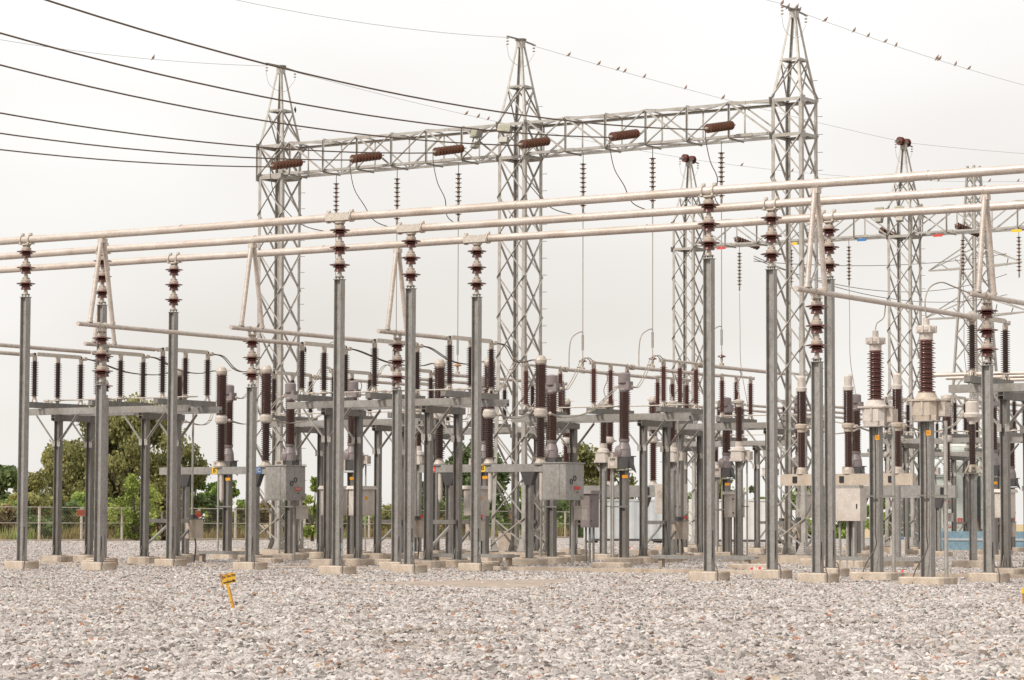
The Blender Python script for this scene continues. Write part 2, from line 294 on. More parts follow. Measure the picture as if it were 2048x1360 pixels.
def scatter():
    rows = [(17, 1.6, 1), (24, 1.25, 1), (32, 1.0, 1), (44, .8, 1), (56, .65, 1), (78, .42, 1), (100, .2, 1), (142, .13, 1)]
    b = MB(); vs = []; dens = []
    SP = [(q_.x, q_.y) for q_ in (at(*p_) for p_ in SLAB)]; NR, NC = 130, 60
    for i in range(NR):
        Y = 17*(142/17)**(i/(NR-1)); hw = Y*.19+2.2; dn = float(np.interp(Y, [r_[0] for r_ in rows], [r_[1] for r_ in rows]))
        for k in range(NC): x = -hw+2*hw*k/(NC-1); vs.append((x, Y, .004)); dens.append(.006*dn if inside(x, Y, SP) else 0 if (x-ORG[0])*E1[0]+(Y-ORG[1])*E1[1] < -72.6 else dn)
    fs = [(i*NC+j, i*NC+j+1, (i+1)*NC+j+1, (i+1)*NC+j) for i in range(NR-1) for j in range(NC-1)]
    b.add(vs, fs, stone_mat()); o = b.build('gravel_stones'); o['kind'] = 'stuff'; o['label'] = 'loose grey gravel stones covering the yard'; o['category'] = 'gravel'
    a = o.data.attributes.new('dens', 'FLOAT', 'POINT'); a.data.foreach_set('value', dens)
    g = bpy.data.node_groups.new('stones', 'GeometryNodeTree'); g.interface.new_socket('Geometry', in_out='INPUT', socket_type='NodeSocketGeometry'); g.interface.new_socket('Geometry', in_out='OUTPUT', socket_type='NodeSocketGeometry')
    n = g.nodes.new; l = g.links.new; gi = n('NodeGroupInput'); go = n('NodeGroupOutput')
    dp = n('GeometryNodeDistributePointsOnFaces'); na = n('GeometryNodeInputNamedAttribute'); na.data_type = 'FLOAT'; na.inputs[0].default_value = 'dens'
    mu = n('ShaderNodeMath'); mu.operation = 'MULTIPLY'; mu.inputs[1].default_value = 400; l(na.outputs[0], mu.inputs[0]); l(gi.outputs[0], dp.inputs['Mesh']); l(mu.outputs[0], dp.inputs['Density'])
    jg = n('GeometryNodeJoinGeometry')
    for k in range(6):
        ic = n('GeometryNodeMeshIcoSphere'); ic.inputs['Radius'].default_value = 1; ic.inputs['Subdivisions'].default_value = 2
        sp = n('GeometryNodeSetPosition'); nt_ = n('ShaderNodeTexNoise'); nt_.noise_dimensions = '4D'; nt_.inputs['W'].default_value = 3.7*k + 1; nt_.inputs['Scale'].default_value = 1.0; nt_.inputs['Detail'].default_value = 1.5
        vm = n('ShaderNodeVectorMath'); vm.operation = 'SUBTRACT'; vm.inputs[1].default_value = (.5, .5, .5); v2 = n('ShaderNodeVectorMath'); v2.operation = 'SCALE'; v2.inputs['Scale'].default_value = 2.2
        l(nt_.outputs['Color'], vm.inputs[0]); l(vm.outputs[0], v2.inputs[0]); l(ic.outputs[0], sp.inputs[0]); l(v2.outputs[0], sp.inputs['Offset'])
        ss = n('GeometryNodeSetShadeSmooth'); ss.inputs['Shade Smooth'].default_value = False; l(sp.outputs[0], ss.inputs[0])
        sm = n('GeometryNodeSetMaterial'); sm.inputs['Material'].default_value = o.data.materials[0]; l(ss.outputs[0], sm.inputs[0])
        gt = n('GeometryNodeGeometryToInstance'); l(sm.outputs[0], gt.inputs[0]); l(gt.outputs[0], jg.inputs[0])
    ip = n('GeometryNodeInstanceOnPoints'); ip.inputs['Pick Instance'].default_value = True
    l(dp.outputs[0], ip.inputs['Points']); l(jg.outputs[0], ip.inputs['Instance'])
    ri = n('FunctionNodeRandomValue'); ri.data_type = 'INT'; ri.inputs[4].default_value = 0; ri.inputs[5].default_value = 5; ri.inputs['Seed'].default_value = 5; l(ri.outputs[2], ip.inputs['Instance Index'])
    rr = n('FunctionNodeRandomValue'); rr.data_type = 'FLOAT_VECTOR'; rr.inputs[0].default_value = (-.95, -.95, 0); rr.inputs[1].default_value = (.95, .95, 6.28); l(rr.outputs[0], ip.inputs['Rotation'])
    rs = n('FunctionNodeRandomValue'); rs.data_type = 'FLOAT_VECTOR'; rs.inputs[0].default_value = (.024, .022, .018); rs.inputs[1].default_value = (.07, .058, .042); rs.inputs['Seed'].default_value = 9; l(rs.outputs[0], ip.inputs['Scale'])
    l(ip.outputs[0], go.inputs[0]); md = o.modifiers.new('stones', 'NODES'); md.node_group = g
scatter()

# ------------------------------------------------------------------ prototypes: bus supports
def octa(w_, d_, c_=.1):
    x, y = w_/2, d_/2; return [(-x+c_, -y), (x-c_, -y), (x, -y+c_), (x, y-c_), (x-c_, y), (-x+c_, y), (-x, y-c_), (-x, -y+c_)]
PZ = .22
def plinth(b, w_=.68, d_=.55, h=PZ, cx=0, cy=0, ch=.07, low=.0):
    p = [(x+cx, y+cy) for x, y in octa(w_, d_, ch)]; b.prism(p, -.05+low, h-.02, CONC); b.prism(p, h-.02, h, CONC, .95)
def pin_unit():
    "one cap-and-pin pedestal insulator, 0.368 tall"
    b = MB()
    b.lathe([(.05, 0), (.05, .05), (.038, .055), (.038, .085)], CAPM, 14)
    b.lathe([(.085, .085), (.118, .085), (.1, .15), (.075, .185)], PORC, 18)
    b.lathe([(.075, .175), (.15, .17), (.155, .178), (.09, .215), (.08, .225)], PORC, 20)
    b.lathe([(.08, .222), (.205, .212), (.222, .218), (.215, .228), (.12, .25), (.1, .256)], PORC, 24)
    b.lathe([(.108, .252), (.112, .3), (.08, .325), (.052, .333), (.05, .368)], CAPM, 16)
    for k in range(4):
        a = PI/4 + k*PI/2; b.box(.07*math.cos(a)-.012, .07*math.cos(a)+.012, .07*math.sin(a)-.012, .07*math.sin(a)+.012, .31, .362, CAPM)
    return b
def support(name, ztop, clampkind, wd=.155):
    t = thing(name, '', 'insulator post'); H = ztop - PZ
    b = MB(); plinth(b); b.build('plinth', t)
    b = MB(); b.hsec((0, 0, PZ), (0, 0, ztop), wd+.02, wd, GALV, (0, 1, 0)); b.box(-.13, .13, -.12, .12, PZ, PZ+.015, GALVD); b.box(-.1, .1, -.1, .1, ztop, ztop+.014, GALV)
    b.build('column', t)
    b = MB(); b.tube(smooth_path([(.09, -.02, 1.0 if clampkind else .8), (.1, -.03, .5), (.16, -.1, .36), (.27, -.2, .3), (.33, -.27, .12), (.33, -.29, .0)], 6), .011, CABLE, 6); b.build('earth_lead', t)
    b = MB(); z = ztop+.014
    for k in range(4):
        a = PI/4+k*PI/2; b.lathe([(.014, z), (.014, z+.075)], GALV, 6, (.07*math.cos(a), .07*math.sin(a), 0))
    b.lathe([(.105, z+.04), (.105, z+.055)], GALV, 12); b.lathe([(.06, z+.055), (.05, z+.09)], CAPM, 12); b.build('base_fitting', t)
    z += .08
    pu = pin_unit().build('insulator', t); pu.location.z = z
    for k in (1, 2):
        o = pu.copy(); C.objects.link(o); o.parent = t; o.location.z = z + .368*k
    z += 3*.368
    b = MB(); b.lathe([(.11, z), (.11, z+.02)], ALUP, 14)
    if clampkind == 1:      # two upright ring clamps round a busbar
        b.box(-.2, .2, -.07, .07, z+.02, z+.035, ALUP)
        for x in (-.12, .12):
            pts = [(x, .1*math.cos(a), ztop+1.33+.1*math.sin(a)) for a in [i*PI/8 for i in range(16)]]
            b.tube(pts+[pts[0]], .02, ALUP, 8); b.box(x-.035, x+.035, -.03, .03, ztop+1.425, ztop+1.475, ALUP); b.box(x-.02, x+.02, -.1, .1, z+.03, ztop+1.26, ALUP)
    elif clampkind == 2:    # expansion coupling
        b.box(-.1, .1, -.06, .06, z+.02, ztop+1.25, ALUP)
        for y in (-.105, .105): b.bar((-.3, y, ztop+1.33), (.3, y, ztop+1.33), .03, .16, ALUP)
        for x in (-.3, .3):
            b.lathe([(.12, -.03), (.12, .03)], ALUP, 14, (x, 0, ztop+1.33), (1, 0, 0)); b.box(x-.04, x+.04, -.03, .03, ztop+1.44, ztop+1.48, ALUP)
    else:                   # low clamp for the thinner tube
        for y in (-.1, .1):
            b.lathe([(.075, -.025), (.075, .025)], ALUP, 12, (0, y, ztop+1.33), (0, 1, 0)); b.box(-.03, .03, y-.02, y+.02, z+.02, ztop+1.27, ALUP)
    b.build('tube_clamp', t)
    if clampkind == 2:
        b = MB(); b.box(.0885, .092, -.06, .06, .42, .7, PLATE); b.bar((.094, .015, .53), (.094, -.02, .62), .003, .012, BLACK); b.build('base_plate_label', t)
    return t
PLATE = mat('pale_blue_plate', (.5, .55, .55), .5)
ZT = 6.23; ZL = 4.17
sup1 = support('busbar_support', ZT, 1); sup2 = support('busbar_support', ZT, 2); supL = support('tube_support', ZL, 0)
GB = 'tall steel posts carrying the three busbar tubes'
names = {(0,0): 'tall post at the left edge of the photo under the topmost busbar tube', (1,0): 'tall post just right of the yellow marker under the topmost busbar tube',
 (2,0): 'tall post with ring clamps left of the large tower at right, under the topmost tube', (0,1): 'tall post half hidden behind the shorter post with the left A-shaped struts',
 (1,1): 'tall post under the coupling of the middle busbar tube, centre of the photo', (2,1): 'tall post directly in front of the large right tower under the middle tube',
 (0,2): 'tall post with ring clamps in front of the big leafy tree, lowest tube', (1,2): 'tall post under the coupling of the lowest busbar tube, left of the middle tower',
 (2,2): 'tall post right of the large tower under the lowest busbar tube'}
US = (-17.78, -8.86, 0)
cnt = {1: 0, 2: 0}
for i in range(3):
    for j in range(3):
        k = 2 if i == 1 else 1; pr = sup2 if k == 2 else sup1
        lab = names[(i, j)]
        if cnt[k] == 0: place(pr, US[i], j*2.61); tag(pr, lab, 'insulator post', GB)
        else: dup(pr, US[i], j*2.61, 0, lab, GB)
        cnt[k] += 1
for k, nm in enumerate(('topmost busbar tube, nearest of the three', 'middle one of the three long busbar tubes', 'lowest of the three long busbar tubes in the photo')):
    b = MB(); r = .086
    for a, c_ in ((-27.5, -9.1), (-8.6, 9.8)): b.tube([(a + (c_-a)*i/12, 0, 7.56 - .012*math.sin(PI*((i*(c_-a)/12/9) % 1))) for i in range(13)], r, ALU, 20)
    for x in (-9.05, -8.67): b.tube([(x-.06, 0, 7.56), (x+.06, 0, 7.56)], .1, ALU, 18)
    for x in (-24.2, -13.2, -4.4, 4.6): b.tube([(x-.012, 0, 7.558), (x+.012, 0, 7.558)], .0885, ALU, 20)
    o = b.build('busbar_tube'); place(o, 0, k*2.61); tag(o, 'thick pale ' + nm, 'busbar', 'long busbar tubes')

# lower tubes with A-shaped struts
PH = (0, 2.2, 4.4)
def strut_pair():
    t = thing('strut_pair', '', 'strut')
    for k in (-1, 1):
        b = MB(); a = Vector((0, k*.05, 7.4)); c_ = Vector((0, k*.37, 5.6)); b.tube([a, c_], .052, ALU, 14)
        b.tube([c_, c_ + (c_-a).normalized()*.05], .066, ALUP, 14); b.build('leg', t)
    b = MB(); b.box(-.07, .07, -.09, .09, 7.36, 7.46, ALUP); b.build('head_clamp', t); return t
sp = strut_pair(); used = False
GS = 'lower supports'
low = [(-15.48, 0, 0, -.78, 7.1, 'left'), (-13.27, 1, 2.61, 1.85, 7.1, 'second from left'), (-11.07, 2, 5.22, 4.47, 7.1, 'in the photo centre'),
       (2.3, 0, 0, -.84, 7.2, 'right of the large right tower'), (4.62, 1, 2.61, 1.8, 9.5, 'at the right edge'), (-20.0, 2, 5.22, 4.5, 7.1, 'behind the leftmost struts')]
used2 = False
for u, ph, v, a, e, nm in low:
    l1 = 'pair of pale tubular struts in an upside-down V, ' + nm; l2 = 'shorter steel post with brown insulators under the strut pair ' + nm
    if not used: place(sp, u, v); tag(sp, l1, 'strut', 'strut pairs'); used = True
    else: dup(sp, u, v, 0, l1, 'strut pairs')
    if not used2: place(supL, u, v+.02); tag(supL, l2, 'insulator post', 'shorter insulator posts'); used2 = True
    else: dup(supL, u, v+.02, 0, l2, 'shorter insulator posts')
    b = MB(); b.tube([(0, a, 5.5), (0, e, 5.5)], .052, ALU, 14)
    if nm.startswith('right of'): b.tube([(0, e-.2, 5.5), (0, e, 5.5)], [.052, .075], ALU, 14); b.ball((0, e+.1, 5.5), .125, ALUP)
    else: b.tube([(0, e, 5.5), (0, e+.1, 5.5)], [.058, .03], ALUP, 12)
    o = b.build('lower_tube'); place(o, u, 0); tag(o, 'thinner sloping-away tube below the struts ' + nm, 'busbar', 'lower tubes')
for u, nm in ((-24.4, 'lowest tube entering at the left edge'), (-22.2, 'upper of two thin tubes entering at the left edge')):
    b = MB(); b.tube([(0, -3, 5.5), (0, 7.15, 5.5)], .052, ALU, 14); o = b.build('lower_tube'); place(o, u, 0); tag(o, 'thin pale ' + nm, 'busbar', 'lower tubes')

# ------------------------------------------------------------------ disconnect switches and their frames
def disconnector(por, brown=False):
    t = thing('disconnect_switch', '', 'disconnect switch')
    b = MB()
    for x in (-.07, .07): b.bar((x, -.25, 4.18), (x, 2.05, 4.18), .03, .15, GALVD)
    for y in (-.22, .9, 2.02): b.box(-.07, .07, y-.05, y+.05, 4.12, 4.24, GALVD)
    b.build('base_beam', t)
    for k, y in enumerate((0, .9, 1.8)):
        b = MB()
        if k == 1: b.lathe([(.05, 4.26), (.05, 4.3), (.09, 4.31), (.09, 4.37), (.06, 4.38)], CAPM, 12)
        else:
            for a in (0, PI/2, PI, 1.5*PI): b.bar((.09*math.cos(a), y*0+.09*math.sin(a), 4.255), (.05*math.cos(a), .05*math.sin(a), 4.36), .03, .03, CAPM)
            b.lathe([(.06, 4.33), (.055, 4.43)], CAPM, 12)
        b.lathe([(.055, 4.36), (.055, 4.42)], CAPM, 12); b3 = MB(); b3.lathe([(.05, 5.33), (.062, 5.36), (.062, 5.46)], CAPM, 12)
        st = MB(); st.sheds(4.41, 5.34, .055, .108, 20 if not brown else 17, por, 14)
        o = st.build('post_insulator', t); o.location.y = y; b.build('foot_fitting', o); b3.build('end_cap', o)
    b = MB()
    if brown: b.tube([(0, -.05, 5.52), (0, 1.85, 5.52)], .028, ALUP, 8); b.bar((0, .0, 5.49), (0, 1.8, 5.49), .04, .03, ALUP)
    else: b.bar((0, .1, 5.53), (0, 1.78, 5.53), .045, .1, ALUP)
    b.box(-.04, .04, .84, .96, 5.46, 5.53, ALUP); b.build('switch_blade', t)
    for y, s_ in ((0, -1), (1.8, 1)):
        b = MB(); b.tube([(0, y-.05*s_, 5.48), (0, y+.2*s_, 5.49)], .024, CAPM, 8); b.box(-.05, .05, y+.14*s_-.04, y+.14*s_+.04, 5.45, 5.54, CAPM)
        b.box(-.02, .02, y-.03, y+.03, 5.45, 5.56, BLACK if not brown else CAPM); b.build('terminal', t)
    return t
def frame(box_=True):
    "stand: two long beams, two portals with two columns each"
    t = thing('switch_stand', '', 'steel frame')
    for y in (.3, 1.55):
        b = MB(); b.hsec((-.65, y, 4.01), (5.05, y, 4.01), .12, .17, GALV); b.build('long_beam', t)
    for x in (.6, 3.6):
        b = MB(); b.hsec((x, .08, 3.84), (x, 1.78, 3.84), .14, .16, GALVD); b.build('cross_beam', t)
        for y in (.3, 1.55):
            b = MB(); b.hsec((x, y, PZ), (x, y, 3.76), .17, .155, GALVD, (0, 1, 0))
            for s_ in (-1, 1):
                v = [(x+s_*.085, y-.008, PZ), (x+s_*.16, y-.008, PZ), (x+s_*.085, y-.008, PZ+.27)]
                b.add(v + [(p[0], p[1]+.016, p[2]) for p in v], [(0,1,2),(3,5,4),(0,3,4,1),(1,4,5,2),(2,5,3,0)], GALVD)
                v = [(x+.03*s_, y+s_*.08, PZ), (x+.03*s_, y+s_*.16, PZ), (x+.03*s_, y+s_*.08, PZ+.27)]
                b.add(v + [(p[0]+.016, p[1], p[2]) for p in v], [(0,1,2),(3,5,4),(0,3,4,1),(1,4,5,2),(2,5,3,0)], GALVD)
            b.box(x-.18, x+.18, y-.17, y+.17, PZ, PZ+.02, GALVD); b.box(x-.11, x+.11, y-.1, y+.1, 3.745, 3.76, GALVD); b.build('column', t)
            b = MB(); plinth(b, .72, .6, PZ, x, y); b.build('plinth', t)
            b = MB()
            for s_ in (-1, 1): b.angle((x+s_*.08, y-.06, 3.2), (x+s_*.72, y-.06, 3.92), .05, (0, 0, -1), (0, -1, 0), LATT); b.box(x+s_*.09-.05, x+s_*.09+.05, y-.1, y-.086, 3.08, 3.24, LATT)
            b.build('braces', t)
    b = MB(); b.tube([(-.4, .8, 4.33), (4.9, .8, 4.33)], .018, ALUP, 8)
    for x in PH: b.box(x-.3, x-.1, .76, .84, 4.28, 4.3, CAPM); b.tube([(x-.35, .8, 4.33), (x-.22, .8, 4.33)], .03, CAPM, 8)
    b.build('linkage_rod', t)
    if box_:
        x = 3.6; b = MB(); b.bar((x-.02, .38, 1.14), (x-.02, 2.55, 1.14), .05, .1, LATT); b.angle((x, .42, .55), (x, 1.3, 1.08), .05, (0, 0, -1), (-1, 0, 0), LATT); b.angle((x, 1.65, .6), (x, 2.3, 1.08), .05, (0, 0, -1), (-1, 0, 0), GALVD)
        b.build('motor_bracket', t)
        b = MB(); b.box(x-.12, x+.22, 2.08, 2.4, .68, 1.18, CREAM); b.box(x-.14, x+.24, 2.06, 2.42, 1.18, 1.2, GALVD); b.box(x+.222, x+.228, 2.12, 2.32, 1.24, 1.32, RED)
        b.box(x-.05, x+.1, 2.12, 2.35, 1.2, 1.3, DARKG); o = b.build('motor_box', t); b = MB(); b.tube([(x, 2.2, 1.28), (x, 2.2, 4.2)], .03, LATT, 10); b.box(x-.07, x+.07, 2.13, 2.27, 4.12, 4.2, LATT); b.build('drive_pipe', t)
        b = MB(); b.tube(smooth_path([(x+.1, 2.2, .7), (x+.14, 2.2, .5), (x+.15, 2.15, .2), (x+.15, 2.1, 0)], 4), .02, CABLE, 6); b.build('control_cable', t)
    return t
DA = disconnector(PORD); DB = disconnector(PORC, True); FA = frame()
first = {'A': True, 'B': True, 'F': True}
phn = ('leftmost', 'middle', 'rightmost')
rows = [(-24.35, 7.4, 'A', 'left bay, just right of the left edge'), (-15.48, 7.4, 'A', 'middle bay, near the photo centre'), (2.26, 7.4, 'A', 'right edge of the photo'),
        (-24.35, 17.65, 'A', 'behind the left breaker'), (-15.48, 17.65, 'B', 'behind the central breaker, right of the middle tower'),
        (-24.35, 25.0, 'A', 'far behind the middle tower'), (-15.48, 25.0, 'B', 'behind the post left of the large tower'),
        (-24.35, 41.1, 'A', 'far line, below the far left tower'), (-15.48, 41.1, 'A', 'far line, seen between the right-hand posts'), (-6.6, 41.1, 'A', 'far line, at the right edge'),
        (-24.35, 58.6, 'A', 'farthest line, behind the right posts'), (-15.48, 58.6, 'A', 'farthest line, at far right')]
for U, v0, k, nm in rows:
    for i, p in enumerate(PH):
        if U == 2.26 and i: continue
        lab = phn[i] + ' three-insulator switch of the group ' + nm if U != 2.26 else 'dark three-insulator switch cut by the right edge behind the last strut pair'
        pr = DA if k == 'A' else DB; g = 'disconnect switches with three insulators'
        if first[k]: place(pr, U+p, v0); tag(pr, lab, 'disconnect switch', g); first[k] = False
        else: dup(pr, U+p, v0, 0, lab, g)
    lab = 'four-column stand of the switches ' + nm
    if first['F']: place(FA, U, v0); tag(FA, lab, 'steel frame', 'switch stands'); first['F'] = False
    else: dup(FA, U, v0, 0, lab, 'switch stands')

# ------------------------------------------------------------------ circuit breakers
def breaker(kind, us, cab=True):
    t = thing('circuit_breaker', '', 'circuit breaker'); h0, h1 = (2.42, 2.62) if kind == 1 else (1.98, 2.38) if kind == 3 else (2.08, 2.37)
    if kind == 2: h0, h1 = 2.08, 2.37
    a, e = us[0]-.55, us[-1]+(.32 if cab and kind != 2 else .45)
    bm = GALV if kind != 2 else CREAM
    b = MB(); b.box(a, e, -.11, .11, h0, h1, bm)
    if kind == 1:
        for x in us: b.prism([(x+.2*math.cos(i*PI/6), .17*math.sin(i*PI/6)) for i in range(12)], h1-.02, h1+.025, bm)
    else:
        for x in us: b.box(x-.2, x-.08, -.13, -.112, h0+.07, h1-.06, BLACK)  # black blocks on the beam face, painting the shade inside square holes
    b.build('platform', t)
    for x in ((us[0]+.33, us[-1]-.33) if kind != 2 else (us[1]+.1,)):
        b = MB(); b.hsec((x, 0, PZ), (x, 0, h0-.02), .15, .16, GALV, (0, 1, 0))
        v = [(x-.22, -.1, h0), (x+.22, -.1, h0), (x+.09, -.085, h0-.34), (x-.09, -.085, h0-.34)]; v += [(p[0], -p[1], p[2]) for p in v]
        b.add(v, [(0,1,2,3),(4,7,6,5),(0,4,5,1),(1,5,6,2),(2,6,7,3),(3,7,4,0)], DARKG); b.box(x-.14, x+.14, -.14, .14, PZ, PZ+.02, GALVD); b.build('leg', t)
        b = MB(); plinth(b, .8, .65, PZ, x, 0); b.build('plinth', t)
    for i, x in enumerate(us):
        if kind in (1, 3):
            b = MB(); z = h1; b.lathe([(.16, z+.02), (.1, z+.13), (.1, z+.17)], CAPM, 16, (x, 0, 0)); p = b.build('pole', t)
            b = MB(); b.sheds(z+.16, 3.82, .09, .145, 19, PORR if kind == 3 else PORD, 16, c=(x, 0, 0)); b.build('lower_insulator', p)
            b = MB(); b.lathe([(.12, 3.8), (.16, 3.84), (.17, 3.88), (.17, 3.98), (.13, 4.06)], WHT, 18, (x, 0, 0)); b.tube([(x-.2, -.02, 3.9), (x+.22, .1, 3.9)], .03, CAPM, 8); b.build('middle_housing', p)
            b = MB(); b.sheds(4.05, 5.17, .125, .172, 20, PORR, 18, c=(x, 0, 0)); b.build('upper_insulator', p)
            b = MB(); b.lathe([(.13, 5.15), (.15, 5.19), (.155, 5.26), (.12, 5.34), (.05, 5.38)], CAPM, 16, (x, 0, 0)); b.box(x-.2, x-.08, -.05, .05, 5.24, 5.28, CAPM); b.box(x-.02, x+.3, -.015, .015, 5.27, 5.285, CAPM)
            b.ball((x+.04, 0, 5.3), .09, CAPM, 10, 6); b.build('top_cap', p)
            if kind == 1:
                b = MB(); b.lathe([(.012, h0-.78), (.03, h0-.76), (.055, h0-.7), (.06, h0-.6), (.06, h0)], WHT, 14, (x+.05, -.02, 0)); b.build('operating_rod_cover', p)
        else:
            b = MB(); b.lathe([(.15, h1), (.13, h1+.12), (.1, h1+.17)], CAPM, 16, (x, 0, 0)); p = b.build('pole', t)
            b = MB(); b.sheds(h1+.17, 3.44, .085, .12, 20, PORR, 16, c=(x, 0, 0), t=.2); b.build('lower_insulator', p)
            b = MB(); b.lathe([(.11, 3.42), (.12, 3.5), (.16, 3.52), (.17, 3.6), (.13, 3.64)], CREAM, 18, (x, 0, 0)); b.box(x-.04, x+.22, -.04, .04, 3.52, 3.58, CAPM); b.build('middle_housing', p)
            b = MB(); b.sheds(3.63, 4.46, .11, .15, 20, PORR, 16, c=(x, 0, 0), t=.2); b.build('upper_insulator', p)
            b = MB(); b.lathe([(.13, 4.45), (.14, 4.54), (.1, 4.56), (.105, 4.8), (.07, 4.85)], WHT, 16, (x, 0, 0)); b.build('top_cap', p)
    if kind == 1:
        for i, (ch, bg, fg) in enumerate((('A', RED, WHT), ('B', YEL, BLACK), ('C', BLUE, WHT))):
            x = us[i]-.13; b = MB(); b.box(x-.085, x+.085, -.118, -.112, h0+.01, h1-.01, bg); pl = b.build('phase_plate', t, 'plate lettered ' + ch)
            text_mesh(ch, .17, fg, 'letter', pl, (x, -.121, (h0+h1)/2), (PI/2, 0, 0), .003)
    if cab and kind == 1:
        x0 = us[-1]+.32; b = MB(); b.box(x0, x0+.7, -.4, .44, 1.7, 2.62, GALV); b.box(x0-.02, x0+.73, -.43, .47, 2.62, 2.65, GALV); cb = b.build('control_cabinet', t)
        b = MB(); b.box(x0+.01, x0+.5, -.408, -.4, 1.72, 2.6, GALV); b.box(x0+.52, x0+.69, -.408, -.4, 1.71, 2.6, GALV); b.ball((x0+.53, -.41, 2.38), .014, CAPM, 8, 6); b.build('door', cb)
        b = MB()
        for y, z in ((-.16, 2.16), (-.0, 2.25)):
            pts = [(x0+.708, y+.06*math.cos(i*PI/8), z+.06*math.sin(i*PI/8)) for i in range(16)]; b.tube(pts+[pts[0]], .012, BLACK, 6)
        b.build('gauge_rings', cb)
        b = MB(); b.box(x0+.7, x0+.708, -.02, .26, 1.96, 2.05, RED); b.box(x0+.7, x0+.708, .1, .16, 1.88, 1.91, BLACK); b.box(x0+.7, x0+.73, .3, .47, 1.76, 1.79, GALV); pl = b.build('warning_plate', cb)
        text_mesh('DANGER', .06, WHT, 'lettering', pl, (x0+.71, .12, 2.005), (PI/2, 0, PI/2), .001)
        b = MB(); b.tube([(x0+.45, .3, 0), (x0+.45, .3, 1.7)], .04, LATT, 10)
        b.tube([(x0+.57, .34, .6), (x0+.57, .34, 1.7)], .02, LATT, 8); b.build('cable_pipe', t)
        b = MB(); b.box(x0+.55, x0+.77, .24, .5, 1.2, 1.52, WHT); b.box(x0+.53, x0+.79, .22, .52, 1.52, 1.55, WHT); b.build('junction_box', t)
    if kind == 2:
        b = MB(); b.box(us[1]-.22, us[1]+.55, -.5, -.12, 1.2, 2.0, WHT); b.box(us[1]+.44, us[1]+.47, -.51, -.5, 1.5, 1.62, BLACK); b.box(us[1]-.15, us[1]+.5, -.45, -.2, 2.0, 2.08, GALV); cb = b.build('control_cabinet', t)
        b = MB()
        for x in (-.1, .1, .28): b.tube([(us[1]+x, -.3, 0), (us[1]+x, -.3, 1.2)], .035, LATT, 8)
        b.build('cable_pipe', t)
    if kind == 3 and cab:
        x0 = us[-1]+.3; b = MB(); b.box(x0, x0+.85, -.4, .3, 1.42, 2.42, WHT); b.box(x0+.1, x0+.32, -.41, -.4, 1.95, 2.2, CAPM); b.build('control_cabinet', t)
    return t
G = 'three-pole circuit breakers'
BR = breaker(1, (-1.56, 0, 1.56)); place(BR, -22.15, 12.5); tag(BR, 'left breaker with galvanised cabinet, plates B and blue C, in front of the trees', 'circuit breaker', G)
cb_ = dup(BR, -13.3, 12.5, 0, 'central breaker with galvanised cabinet and yellow B plate, in front of middle tower', G)
for ch in list(cb_.children):
    if ch.get('label') == 'plate lettered C':
        for g_ in list(ch.children): bpy.data.objects.remove(g_)
        bpy.data.objects.remove(ch)
f_ = dup(BR, -22.15, 55.5, 0, 'farthest breaker with grey cabinet behind the large tower and right posts', G)
f2_ = dup(BR, -14.2, 55.5, 0, 'farthest breaker at far right, in front of the pale power transformer', G)
b2_ = breaker(2, (-1.3, 0, 1.33)); place(b2_, -4.55, 15.5); tag(b2_, 'breaker with white tops and square holes in its cream platform, right of large tower', 'circuit breaker', G)
b3_ = breaker(3, (-1.72, 0, 1.72)); place(b3_, -22.25, 33.5); tag(b3_, 'far red-brown breaker on a deep grey box beam with white cabinet at right', 'circuit breaker', G)
d3 = dup(b3_, -13.1, 37.0, 0, 'farther breaker half hidden behind the two large instrument transformers', G)
for ch in list(d3.children):
    if ch.name.startswith('control_cabinet'): bpy.data.objects.remove(ch)

